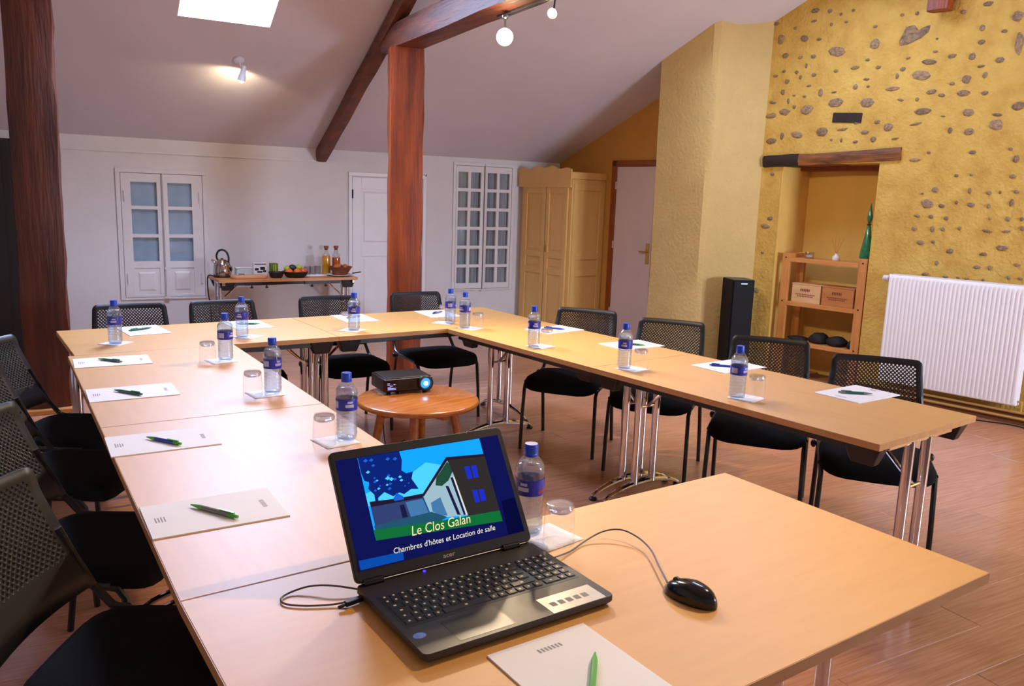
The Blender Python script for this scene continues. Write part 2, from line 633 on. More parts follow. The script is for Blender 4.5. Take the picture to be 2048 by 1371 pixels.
NICHE = (0.955, 1.86, -0.02, 1.96)
w_right = grid_wall('wall_right', [-4.6, 2.6], [-0.02, 4.4], [NICHE], RW, 0.47, 'ochre_plaster')
struct(w_right, 'ochre plastered side wall with exposed field stones and a tall niche', 'wall')
nb = MB().box(-0.1, 1.0, 0, 0.1, -0.02, 2.2)
struct(nb.build('niche_back', 'niche_plaster', w_right, RW(1.91, 0, -0.471), (0, 0, ANG_RW), smooth=0))
w_rear = grid_wall('wall_right_rear', [2.6, 4.95], [-0.02, 2.95], [], RW, 0.3, 'rear_plaster')
struct(w_rear, 'dark ochre stretch of the side wall around the brown framed door', 'wall')
# smooth plaster of the niche's reveal
nr = MB()
nr.box(-0.003, 0.012, 0.0, 0.47, 0, 1.96)
nr.box(0.893, 0.908, 0.02, 0.47, 0, 1.96)
struct(nr.build('niche_reveal', 'niche_plaster', w_right, RW(1.86, 0), (0, 0, ANG_RW), smooth=0))

# stones showing in the ochre plaster, each its own piece
STONES = "0.79,2.97,0.134,0.085 1.441,2.907,0.089,0.043 1.11,2.928,0.047,0.044 1.404,2.479,0.077,0.041 1.123,2.461,0.067,0.042 0.701,2.645,0.084,0.04 0.652,2.365,0.071,0.028 0.355,2.586,0.038,0.036 0.361,2.484,0.052,0.024 0.102,2.231,0.054,0.043 0.311,2.336,0.047,0.031 0.288,2.191,0.042,0.029 0.605,2.511,0.045,0.02 1.669,2.437,0.066,0.042 1.892,2.429,0.063,0.032 2.028,2.4,0.061,0.026 1.747,2.221,0.067,0.031 1.506,2.238,0.061,0.042 0.919,2.253,0.048,0.036 1.999,2.174,0.057,0.029 1.991,3.073,0.04,0.048 1.759,3.053,0.044,0.03 1.93,2.925,0.036,0.025 1.655,2.89,0.031,0.019 1.678,3.276,0.046,0.022 1.538,3.253,0.024,0.019 1.258,2.757,0.043,0.016 1.058,2.741,0.027,0.016 0.648,2.743,0.063,0.022 0.851,2.708,0.024,0.018 0.917,2.559,0.064,0.018 1.554,2.57,0.024,0.039 1.926,2.605,0.023,0.026 1.893,2.697,0.026,0.023 0.481,2.77,0.038,0.019 0.334,2.749,0.028,0.029 0.279,2.851,0.027,0.019 0.287,2.954,0.023,0.024 0.131,2.909,0.024,0.014 0.054,3.005,0.047,0.041 0.02,2.812,0.034,0.087 0.436,3.089,0.028,0.019 0.268,3.122,0.041,0.019 0.688,3.16,0.02,0.015 0.225,2.603,0.02,0.026 0.209,2.474,0.027,0.017 0.136,2.706,0.035,0.023 -0.037,2.365,0.052,0.032 -0.065,1.978,0.024,0.031 0.103,2.308,0.04,0.012 0.697,2.269,0.051,0.01 1.317,2.251,0.053,0.014 1.017,2.299,0.03,0.018 1.201,2.303,0.026,0.016 1.113,2.219,0.045,0.019 1.034,2.16,0.028,0.026 1.896,2.215,0.023,0.035 0.427,2.208,0.019,0.025 0.709,2.461,0.018,0.018 0.843,2.465,0.032,0.01 0.523,2.478,0.029,0.015 1.706,2.553,0.022,0.012 1.809,2.569,0.018,0.01 2.02,2.52,0.044,0.014 1.862,2.522,0.013,0.028 1.799,2.467,0.019,0.017 1.672,2.642,0.025,0.011 1.857,3.151,0.019,0.014 2.051,3.215,0.027,0.017 1.434,3.212,0.015,0.013 1.327,3.228,0.017,0.013 1.514,3.139,0.018,0.016 1.681,3.188,0.031,0.011 1.38,3.142,0.017,0.011 1.121,3.07,0.022,0.013 0.609,2.914,0.012,0.007 1.157,2.809,0.022,0.013 0.612,2.817,0.022,0.011 0.819,2.79,0.023,0.011 1.151,2.653,0.031,0.012 1.127,2.594,0.016,0.011 1.24,2.597,0.023,0.024 1.428,2.569,0.027,0.008 0.892,2.656,0.016,0.026 1.935,2.787,0.023,0.013 1.805,2.77,0.022,0.017 2.017,2.755,0.03,0.013 1.762,2.721,0.016,0.02 1.715,2.816,0.013,0.022 1.632,2.732,0.025,0.017 1.429,2.746,0.024,0.016 1.78,2.894,0.022,0.014 1.615,3.029,0.025,0.014 0.668,1.984,0.056,0.015 0.568,2.04,0.015,0.011 0.241,2.036,0.026,0.017 -0.021,2.054,0.017,0.012 0.494,2.319,0.02,0.007 0.261,2.672,0.032,0.01 0.456,2.56,0.024,0.015 0.788,3.126,0.018,0.017 0.906,3.133,0.018,0.013 1.189,2.142,0.026,0.013 1.318,2.157,0.012,0.019 1.408,2.165,0.013,0.011 0.85,2.158,0.032,0.007 0.531,1.637,0.053,0.037 0.485,1.746,0.029,0.024 0.601,1.538,0.026,0.013 0.491,1.535,0.021,0.017 0.375,1.525,0.021,0.017 0.611,1.434,0.022,0.02 0.469,1.437,0.019,0.026 0.389,1.441,0.019,0.017 0.265,1.453,0.016,0.015 0.546,1.324,0.032,0.02 0.452,1.335,0.017,0.013 0.315,1.27,0.031,0.021 0.1,1.162,0.029,0.015 0.009,1.165,0.021,0.021 -0.173,1.201,0.027,0.014 -0.054,1.32,0.049,0.023 0.069,1.263,0.033,0.015 -0.067,1.539,0.024,0.02 -0.162,1.542,0.018,0.016 0.057,1.535,0.011,0.012 0.065,1.442,0.042,0.012 -0.068,1.445,0.035,0.01 -0.175,1.474,0.022,0.02 0.206,1.637,0.032,0.019 0.312,1.653,0.012,0.015 0.42,1.623,0.029,0.017 0.338,1.86,0.018,0.013 0.23,1.864,0.014,0.01 0.227,1.741,0.014,0.023 0.089,1.731,0.023,0.016 -0.1,1.742,0.027,0.014 0.01,1.736,0.011,0.014 -0.078,1.661,0.017,0.028 0.077,1.631,0.013,0.021 -0.06,1.854,0.024,0.016 0.248,2.034,0.024,0.014 0.571,2.041,0.015,0.011 0.481,1.074,0.032,0.015 0.323,1.068,0.025,0.011 0.045,1.069,0.012,0.013 -0.127,1.102,0.013,0.018 0.403,1.171,0.019,0.02 0.579,1.717,0.011,0.009 0.164,1.066,0.02,0.011 0.229,1.069,0.016,0.009 -0.208,1.102,0.022,0.012 1.944,1.462,0.032,0.021 1.985,1.39,0.053,0.023 2.115,0.996,0.017,0.012 2.021,0.778,0.033,0.029 1.959,1.872,0.024,0.016 1.992,1.14,0.019,0.012"
stone_meshes = []
HEART = [(.93, .05), (1.0, .70), (.82, .66), (.60, .58), (.38, .42), (.22, .36), (.12, .62), (-.07, .95), (-.63, .86), (-.78, .25), (-1.0, -.5), (-.93, -1.0), (-.42, -.98), (.45, -.5)]
for k in range(6):
    mb = MB()
    seg = 14
    vs, fs = [Vector((0, -0.55, 0))], []
    for ring, (rr, hh) in enumerate(((0.55, -0.48), (0.88, -0.2), (1.0, 0.5))):
        for j in range(seg):
            a = 2 * PI * j / seg
            w = 1 + 0.16 * mnoise.noise(Vector((math.cos(a) * 1.3 + k * 7, math.sin(a) * 1.3, k))) * (2 if k else 1)
            if k == 0:                                   # the big heart shaped stone
                vs.append(Vector((HEART[j][0] * rr, hh, HEART[j][1] * rr)))
            else:
                vs.append(Vector((rr * w * math.cos(a), hh, rr * w * math.sin(a))))
    fs += [(0, 1 + j, 1 + (j + 1) % seg) for j in range(seg)]
    for r in range(2):
        b = 1 + r * seg
        fs += [(b + j, b + seg + j, b + seg + (j + 1) % seg, b + (j + 1) % seg) for j in range(seg)]
    o = mb.add(vs, fs).build('stone', 'field_stone', smooth=60)
    stone_meshes.append(o.data)
    bpy.data.objects.remove(o)
for i, t in enumerate(STONES.split()):
    s, z, a, b = (float(q) for q in t.split(','))
    if NICHE[0] - a < s < NICHE[1] + a and z < 2.08 + b and not (s > 1.86 + a * .5 and z < 1.9):
        if z < 1.96:
            continue
        z = max(z, 2.13 + b)
    me = stone_meshes[0 if i == 0 else 1 + RND.randrange(5)]
    o = bpy.data.objects.new('stone', me)
    COL.objects.link(o)
    o.parent = w_right
    o.location = RW(s, z)
    o.rotation_euler = (0, RND.uniform(-0.2, 0.2), ANG_RW)
    o.scale = (a * 0.98, 0.018 + 0.1 * min(a, b), b * 0.98)

# chimney breast
cb = [(5.41, 4.24), (5.435, 3.98), (5.465, 3.66), (5.50, 3.615), (5.70, 3.60), (5.87, 3.545), (5.995, 3.47), (6.35, 3.40), (6.4, 4.3)]
mbc = MB()
vs, fs = [], []
nl = 14
for i in range(nl + 1):
    z = 3.45 * i / nl
    for j, (x, y) in enumerate(cb):
        q = mnoise.noise_vector(Vector((j * 1.7, z * 1.6, 3))) * (0.012 if j < 7 else 0)
        vs.append(Vector((x + q.x - 0.004 * z, y + q.y, z)))
k = len(cb)
for i in range(nl):
    fs += [(i * k + j, (i + 1) * k + j, (i + 1) * k + (j + 1) % k, i * k + (j + 1) % k) for j in range(k)]
fs += [tuple(range(k)), tuple(range(nl * k + k - 1, nl * k - 1, -1))]
struct(mbc.add(vs, fs).build('wall_chimney', 'chimney_plaster', smooth=30), 'pale rough plastered chimney breast jutting from the side wall', 'wall')

# other walls, behind and beside the camera
fw = grid_wall('wall_front', [S_L, S_R + 1.2], [-0.02, 2.3], [FWIN], lambda s, z, off: PW + U * s - N * (T_FRONT - off) + Vector((0, 0, z)), 0.2, 'plaster_white')
struct(fw, 'white wall behind the camera with a wide window', 'wall')
lw_ = MB().box(-0.2, 0, -0.3, 10.2, -0.02, 4.4)
struct(lw_.build('wall_left', 'plaster_white', None, PW + U * S_L - N * 9.9, (0, 0, A6), smooth=0), 'white wall on the left outside the frame', 'wall')

# ceiling: two slopes with roof windows
def ceil_piece(mb, s0, s1, t0, t1):
    a, b, c, d = CE(s0, t0), CE(s1, t0), CE(s1, t1), CE(s0, t1)
    up = Vector((0, 0, 0.025))
    mb.hexa([a, d, c, b, a + up, d + up, c + up, b + up])


mbx = MB()
ss = [S_L - 0.1, SKY1[0], SKY1[1], SKY2[0], SKY2[1], S_R + 0.1]
ts = sorted({-0.1, SKY1[2], SKY1[3], SKY2[2], SKY2[3], T_RIDGE})
for i in range(len(ss) - 1):
    for j in range(len(ts) - 1):
        cs, ct = (ss[i] + ss[i + 1]) / 2, (ts[j] + ts[j + 1]) / 2
        if any(h[0] < cs < h[1] and h[2] < ct < h[3] for h in (SKY1, SKY2)):
            continue
        ceil_piece(mbx, ss[i], ss[i + 1], ts[j], ts[j + 1])
ceil_piece(mbx, S_L - 0.1, S_R + 1.2, T_RIDGE, 9.7)
ceil_o = struct(mbx.build('ceiling', 'ceiling_paint', smooth=0), 'sloping white painted attic ceiling', 'ceiling')
for i, (s0, s1, t0, t1) in enumerate((SKY1, SKY2)):
    w = empty_struct('window_%d' % (4 + i), 'bright roof window let into the slope' if i == 0 else 'second roof window higher in the slope', 'window', CE((s0 + s1) / 2, (t0 + t1) / 2), A6)
    tl = math.atan(-SL)
    hw, hh = (s1 - s0) / 2, (t1 - t0) / 2 * math.sqrt(1 + SL * SL)
    fr = MB()
    for (a, b, c, d) in ((-hw, hw, -hh, -hh + .008), (-hw, hw, hh - .008, hh), (-hw, -hw + .008, -hh + .008, hh - .008), (hw - .008, hw, -hh + .008, hh - .008)):
        fr.box(a, b, c, d, 0.0, 0.03)
    fr.build('frame', 'white_paint', w, (0, 0, 0), (tl, 0, 0), smooth=0)
    MB().box(-hw + .008, hw - .008, -hh + .008, hh - .008, 0.012, 0.016).build('pane', 'pane_glass', w, (0, 0, 0), (tl, 0, 0), smooth=0)
w = empty_struct('window_3', 'wide window in the wall behind the camera', 'window', PW + U * (FWIN[0] + FWIN[1]) / 2 - N * (T_FRONT + 0.1) + Vector((0, 0, 0)), A6)
fr = MB()
hw = (FWIN[1] - FWIN[0]) / 2
for (a, b, c, d) in ((-hw, hw, FWIN[2], FWIN[2] + .06), (-hw, hw, FWIN[3] - .06, FWIN[3]), (-hw, -hw + .06, FWIN[2], FWIN[3]), (hw - .06, hw, FWIN[2], FWIN[3]), (-.03, .03, FWIN[2], FWIN[3])):
    fr.box(a, b, -0.03, 0.03, c, d)
fr.build('frame', 'white_paint', w, smooth=0)
for k in (-1, 1):
    MB().box(min(k * .03, k * (hw - .06)), max(k * .03, k * (hw - .06)), -0.004, 0.004, FWIN[2] + .06, FWIN[3] - .06).build('pane', 'pane_glass', w, smooth=0)

# floor: a base and laminate boards laid along the back wall
fl = MB().box(-4, 6.6, -10.0, 0.4, -0.06, -0.013)
floor = struct(fl.build('floor', 'floor_base', None, PW, (0, 0, A6), smooth=0), 'reddish beech laminate floor laid in long boards', 'floor')
pl = MB().box(-0.6392, 0.6392, -0.0962, 0.0962, -0.0125, 0).build('plank', 'floor_plank', floor, smooth=0, bevel=0.0016, bseg=1)
first = True
row = 0
t = 0.1
n_pl = 0
while t < 8.2:
    s = -2.6 - 1.28 + (row * 0.47 % 1.28)
    smax = 4.05 + t * 0.21
    while s < smax:
        if s > -1.5 - 1.28 + max(0, (t - 4) * 0.1):
            if first:
                o, first = pl, False
            else:
                o = pl.copy()
                COL.objects.link(o)
                o.parent = floor
            o.location = (s + 0.64, -t, 0)
            n_pl += 1
        s += 1.28
    t += 0.193
    row += 1

# ledge under the slope on the back wall, skirting, brown shadow strip, pipes
led = MB().box(S_L + 0.02, 1.32, -0.016, 0, 1.868, 1.886)
struct(led.build('trim_1', 'white_paint', None, PW - N * 0.0005, (0, 0, A6), smooth=0), 'thin white moulding along the top of the back wall', 'trim')
bb = MB().box(-1.44, 1.44, -0.014, -0.001, 0, 0.09)
struct(bb.build('baseboard_back', 'white_paint', None, PW, (0, 0, A6), smooth=0), 'low white skirting on the back wall', 'baseboard')
sk = MB().box(0.0, 4.2, -0.022, -0.002, 0, 0.085)  # strip painted brown in place of the shadow below the stones
struct(sk.build('shadow_strip_right', 'skirting', None, RW(0.95, 0), (0, 0, ANG_RW), smooth=0), 'brown strip standing in for the shadow at the foot of the stone wall', 'baseboard')
o = MB().tube([RW(0.90, 0.10, 0.045), RW(-2.5, 0.10, 0.045)], 0.011).tube([RW(0.90, 0.055, 0.05), RW(-2.5, 0.055, 0.05)], 0.011).build('heating_pipes', 'pipe_paint')
tag(o, 'pair of ochre painted heating pipes running along the foot of the wall under the radiator', 'pipe')
cab = []
for i in range(40):
    q = i / 39
    cab.append(RW(0.55 - 1.9 * q, 0.006, 0.16 + 0.05 * math.sin(q * 11) + 0.03 * math.sin(q * 23)))
tag(MB().tube(cab, 0.005, 6).build('floor_cable', 'cable_black'), 'thin black cable lying on the floor below the radiator', 'cable')


# ------------------------------------------------------------------ casements in the back wall
def leaf(parent, x0, x1, z0, z1, holes, panels, y=-0.012, th=0.034):
    """Casement leaf made of stiles and rails around the openings (holes) and raised panels."""
    xs = sorted({x0, x1} | {h[0] for h in holes} | {h[1] for h in holes})
    zs = sorted({z0, z1} | {h[2] for h in holes} | {h[3] for h in holes})
    mb = MB()
    idx, vs, fs = {}, [], []

    def vid(a, b, c):
        kk = (round(a, 4), c, round(b, 4))
        if kk not in idx:
            idx[kk] = len(vs)
            vs.append(Vector((a, y + (th if c else 0), b)))
        return idx[kk]

    def sol(i, j):
        if i < 0 or j < 0 or i >= len(xs) - 1 or j >= len(zs) - 1:
            return False
        cx, cz = (xs[i] + xs[i + 1]) / 2, (zs[j] + zs[j + 1]) / 2
        return not any(h[0] < cx < h[1] and h[2] < cz < h[3] for h in holes)
    for i in range(len(xs) - 1):
        for j in range(len(zs) - 1):
            if not sol(i, j):
                continue
            a, b, c, d = xs[i], xs[i + 1], zs[j], zs[j + 1]
            fs.append((vid(a, c, 0), vid(b, c, 0), vid(b, d, 0), vid(a, d, 0)))
            fs.append((vid(a, c, 1), vid(a, d, 1), vid(b, d, 1), vid(b, c, 1)))
            for cond, e in ((sol(i - 1, j), ((a, c), (a, d))), (sol(i + 1, j), ((b, d), (b, c))), (sol(i, j - 1), ((b, c), (a, c))), (sol(i, j + 1), ((a, d), (b, d)))):
                if not cond:
                    fs.append((vid(*e[0], 0), vid(*e[1], 0), vid(*e[1], 1), vid(*e[0], 1)))
    mb.add(vs, fs)
    o = mb.build('leaf', 'white_paint', parent, smooth=0, bevel=0.0025, bseg=1)
    for (a, b, c, d) in panels:
        pm = MB().box(a, b, y + 0.010, y + 0.03, c, d)
        pm.hexa([(a + .035, y + .010, c + .035), (b - .035, y + .010, c + .035), (b - .035, y + .010, d - .035), (a + .035, y + .010, d - .035),
                 (a + .06, y - .001, c + .06), (b - .06, y - .001, c + .06), (b - .06, y - .001, d - .06), (a + .06, y - .001, d - .06)][0:4] +
                [(a + .05, y + .002, c + .05), (b - .05, y + .002, c + .05), (b - .05, y + .002, d - .05), (a + .05, y + .002, d - .05)])
        pm.build('panel', 'white_paint', o, smooth=0)
    return o


def wavy(x0, x1, z0, z1, y, amp, waves, mb=None):
    mb = mb or MB()
    n = waves * 8
    vs = []
    for i in range(n + 1):
        q = i / n
        yy = y + amp * math.sin(q * waves * 2 * PI) + amp * 0.4 * math.sin(q * waves * 5 + 1)
        x = x0 + (x1 - x0) * q
        vs += [Vector((x, yy, z0)), Vector((x, yy, z1))]
    return mb.add(vs, [(2 * i, 2 * i + 2, 2 * i + 3, 2 * i + 1) for i in range(n)])


def casing(parent, x0, x1, z0, z1, w=0.045, proud=0.016):
    mb = MB()
    for (a, b, c, d) in ((x0 - w, x1 + w, z1, z1 + w), (x0 - w, x0, z0 - w * .5, z1), (x1, x1 + w, z0 - w * .5, z1), (x0, x1, z0 - w * .5, z0)):
        mb.box(a, b, -proud, 0.03, c, d)
    return mb.build('casing', 'white_paint', parent, smooth=0, bevel=0.003, bseg=1)


win1 = empty_struct('window_1', 'white casement with six grey panes over panels, left of the buffet table', 'window', PW, A6)
casing(win1, W1[0], W1[1], W1[2], W1[3], 0.04)
zr = ((1.384, 1.602), (1.122, 1.351), (0.865, 1.088))
for (x0, x1, h0, h1) in ((W1[0] + .003, -0.352, -0.615, -0.392), (-0.340, W1[1] - .003, -0.298, -0.085)):
    hs = [(h0, h1, a, b) for a, b in zr]
    pan = (h0 + .0, h1 - .0, 0.548, 0.80)
    lf = leaf(win1, x0, x1, W1[2] + .003, W1[3] - .003, hs + [pan], [pan])
    for h in hs:
        MB().box(h[0] - .004, h[1] + .004, 0.004, 0.009, h[2] - .004, h[3] + .004).build('pane', 'pane_glass', lf, smooth=0)
mb = MB().box(-0.352, -0.326, -0.028, -0.012, W1[2] - .01, W1[3] - .004)
mb.build('closing_bead', 'white_paint', win1, smooth=0, bevel=0.003, bseg=1)
MB().tube([(-0.339, -0.036, 0.51), (-0.339, -0.036, 1.69)], 0.006, 8).box(-0.362, -0.315, -0.044, -0.027, 0.512, 0.53).box(-0.352, -0.326, -0.044, -0.027, 0.79, 0.81).build('espagnolette', 'white_paint', win1)
for x in (-0.672, -0.018):
    for z in (0.70, 1.47):
        MB().tube([(x, -0.02, z - .05), (x, -0.02, z + .05)], 0.007, 8).build('hinge', 'white_paint', win1)
wavy(W1[0] + .01, W1[1] - .01, W1[2] + .02, W1[3] - .02, 0.03, 0.002, 5).build('curtain', 'pane_reflection', win1)  # added sheet gives the panes their reflected daylight as colour
MB().box(W1[0] + .001, W1[1] - .001, 0.12, 0.2, W1[2] + .001, W1[3] - .001).build('shutter', 'steel_dark', win1, smooth=0)

win2 = empty_struct('window_2', 'white casement of twenty-four small panes beside the wardrobe', 'window', PW, A6)
casing(win2, W2[0], W2[1], W2[2], W2[3], 0.035)
for (x0, x1, cols) in ((W2[0] + .003, 3.050, ((2.727, 2.847), (2.884, 3.008))), (3.062, W2[1] - .003, ((3.094, 3.213), (3.249, 3.376)))):
    hs = []
    for i in range(6):
        zt = 1.844 - i * 0.2146
        for c in cols:
            hs.append((c[0], c[1], zt - 0.178, zt))
    lf = leaf(win2, x0, x1, W2[2] + .003, W2[3] - .003, hs, [])
    for h in hs:
        MB().box(h[0] - .004, h[1] + .004, 0.004, 0.009, h[2] - .004, h[3] + .004).build('pane', 'pane_glass', lf, smooth=0)
MB().tube([(3.056, -0.030, 0.50), (3.056, -0.030, 1.94)], 0.007, 8).box(3.03, 3.08, -0.038, -0.022, 0.495, 0.515).build('espagnolette', 'white_paint', win2)
wavy(W2[0] + .01, W2[1] - .01, W2[2] + .02, W2[3] - .02, 0.04, 0.010, 9).build('curtain', 'curtain_grey', win2)
MB().box(W2[0] + .001, W2[1] - .001, 0.13, 0.2, W2[2] + .001, W2[3] - .001).build('shutter', 'steel_dark', win2, smooth=0)

door1 = empty_struct('door_1', 'white panelled door half hidden by the middle timber post', 'door', PW, A6)
mb = MB()
for (a, b, c, d) in ((1.462, 1.502, 0, 1.745), (2.30, 2.34, 0, 1.745), (1.462, 2.34, 1.745, 1.785)):
    mb.box(a, b, -0.018, -0.001, c, d)
mb.build('casing', 'white_paint_fresh', door1, smooth=0, bevel=0.003, bseg=1)
dl = MB()
for (a, b, c, d) in ((1.506, 1.60, 0.008, 1.735), (2.20, 2.296, 0.008, 1.735), (1.60, 2.20, 0.008, 0.2), (1.60, 2.20, 0.905, 1.033), (1.60, 2.20, 1.612, 1.735)):
    dl.box(a, b, -0.014, -0.001, c, d)
dlo = dl.build('leaf', 'white_paint_fresh', door1, smooth=0, bevel=0.002, bseg=1)
for c, d in ((0.2, 0.905), (1.033, 1.612)):
    MB().box(1.60, 2.20, -0.006, -0.001, c, d).hexa([(1.62, -.006, c + .02), (2.18, -.006, c + .02), (2.18, -.006, d - .02), (1.62, -.006, d - .02), (1.64, -.011, c + .04), (2.16, -.011, c + .04), (2.16, -.011, d - .04), (1.64, -.011, d - .04)]).build('panel', 'white_paint_fresh', dlo, smooth=0)
for z in (0.3, 1.56):
    MB().tube([(1.503, -0.02, z - .045), (1.503, -0.02, z + .045)], 0.008, 8).build('hinge', 'hinge_dark', door1)
tag(MB().tube([BW(2.327, 1.777, 0), BW(2.327, 1.777, 0.03), BW(2.327, 1.795, 0.035)], 0.004, 6).build('wall_hook', 'hinge_dark'), 'small dark hook in the white wall right of the middle post', 'hook')

door2 = empty_struct('door_2', 'pale flush door in a brown frame between wardrobe and chimney breast', 'door', RW(3.955, 0), ANG_RW)
mb = MB()
for (a, b, c, d) in ((0, 0.075, 0, 2.02), (0.625, 0.70, 0, 2.02), (0, 0.70, 1.955, 2.02)):
    mb.box(a, b, -0.03, -0.001, c, d)
mb.build('casing', 'door_brown', door2, smooth=0, bevel=0.004, bseg=1)
MB().box(0.078, 0.622, -0.024, -0.001, 0.01, 1.952).build('leaf', 'door_white', door2, smooth=0, bevel=0.003, bseg=1)
for z in (0.35, 1.1, 1.75):
    MB().tube([(0.078, -0.034, z - .04), (0.078, -0.034, z + .04)], 0.008, 8).build('hinge', 'door_white', door2)
hd = MB().box(0.555, 0.60, -0.032, -0.024, 0.92, 1.14).tube([(0.578, -0.03, 1.05), (0.578, -0.07, 1.05), (0.50, -0.075, 1.05)], 0.008, 8)
set_part_label(hd.build('handle', 'brass', door2), 'brass lever handle on a long plate')

# dark double door behind the left post
door3 = empty_struct('door_3', 'very dark wooden double door at the left end of the back wall', 'door', PW, A6)
MB().box(-3.3, -1.465, -0.045, -0.002, 0, 1.93).build('casing', 'dark_door', door3, smooth=0)
for x0, x1 in ((-3.2, -2.42), (-2.40, -1.62)):
    lf = MB().box(x0, x1, -0.062, -0.046, 0.02, 1.88).build('leaf', 'dark_door', door3, smooth=0, bevel=0.003, bseg=1)
    for c, d in ((0.12, 0.8), (0.95, 1.78)):
        MB().box(x0 + .1, x1 - .1, -0.072, -0.063, c, d).build('panel', 'dark_door', lf, smooth=0, bevel=0.005, bseg=1)

# ------------------------------------------------------------------ timbers
p = wobble_beam((0.176, 4.752, 0.035), (0.19, 4.74, 2.745), 0.285, 0.26, n=16, amp=0.022, up=N, seed=2)
lp = thing('timber_post', 'dark rough hewn timber post at the left edge, standing on a low plinth', 'post', (0, 0, 0), 0, 'timber posts')
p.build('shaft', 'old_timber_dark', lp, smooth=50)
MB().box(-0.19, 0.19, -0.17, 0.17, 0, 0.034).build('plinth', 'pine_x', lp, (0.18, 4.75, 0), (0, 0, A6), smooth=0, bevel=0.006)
rp = thing('timber_post', 'reddish timber post in the middle carrying the long tie beam', 'post', (0, 0, 0), 0, 'timber posts')
wobble_beam((2.735, 4.36, 0.0), (2.735, 4.36, 2.69), 0.27, 0.25, n=16, amp=0.016, up=N.lerp(U, 0.22), seed=5).build('shaft', 'old_timber', rp, smooth=50)
TDIR = Vector((math.cos(rad(84)), math.sin(rad(84)), 0))
b0 = Vector((2.722, 4.40, 2.775)) + TDIR * 0.22
b1 = Vector((2.722, 4.40, 2.79)) - TDIR * 6.4
tie = thing('tie_beam', 'heavy weathered tie beam running towards the camera above the middle post', 'beam')
wobble_beam(b0, b1, 0.215, 0.19, n=22, amp=0.012, seed=8).build('timber', 'old_timber_y', tie, smooth=50)
ra = thing('rafter', 'dark slanting rafter under the ceiling behind the middle post', 'beam')
r0, r1 = BW(1.10, 1.955, 0.03), None
s_r = 1.10
q0 = CE(1.175, 0.0, -0.072)
q1 = CE(1.175, T_RIDGE - .1, -0.072)
wobble_beam(q0, q1, 0.105, 0.125, n=18, amp=0.008, seed=9).build('timber', 'dark_timber' if False else 'old_timber_y', ra, smooth=50)
li = thing('lintel', 'old wooden lintel over the niche, charred dark at its left end', 'lintel', RW(2.04, 0), ANG_RW)
wobble_beam((0.0, 0.14, 1.985), (1.255, 0.14, 2.035), 0.34, 0.105, n=10, amp=0.006, seed=12).build('timber', 'old_timber_x', li, smooth=50)
wobble_beam((-0.012, 0.11, 1.986), (0.34, 0.115, 1.999), 0.305, 0.110, n=6, amp=0.005, seed=13).build('charred_end', 'dark_timber', li, smooth=50)
MB().box(0.19, 1.08, 0.30, 0.468, 1.915, 1.985).build('inner_board', 'door_brown', li, smooth=0)
tag(MB().box(0, 0.262, -0.012, 0.03, 2.318, 2.400).build('wood_insert', 'dark_timber', None, RW(1.556, 0), (0, 0.06, ANG_RW), smooth=0, bevel=0.006), 'small dark wooden block set into the stone wall above the niche', 'block')
st = thing('purlin_end', 'stub of a dark beam jutting from the stone wall at the top edge', 'beam', RW(0.575, 0), ANG_RW)
wobble_beam((0, -0.10, 3.10), (0, -0.095, 3.75), 0.12, 0.16, n=6, amp=0.01, up=(1, 0, 0), seed=14).build('timber', 'dark_timber' if False else 'old_timber', st, smooth=50)

# ================================================================== TABLES
TH = 0.74


def rbox(w, d, r, n=5):          # rounded rectangle, ccw
    pts = []
    for cx, cy, a0 in ((w / 2 - r, d / 2 - r, 0), (-w / 2 + r, d / 2 - r, PI / 2), (-w / 2 + r, -d / 2 + r, PI), (w / 2 - r, -d / 2 + r, 1.5 * PI)):
        for i in range(n + 1):
            a = a0 + PI / 2 * i / n
            pts.append((cx + r * math.cos(a), cy + r * math.sin(a)))
    return pts


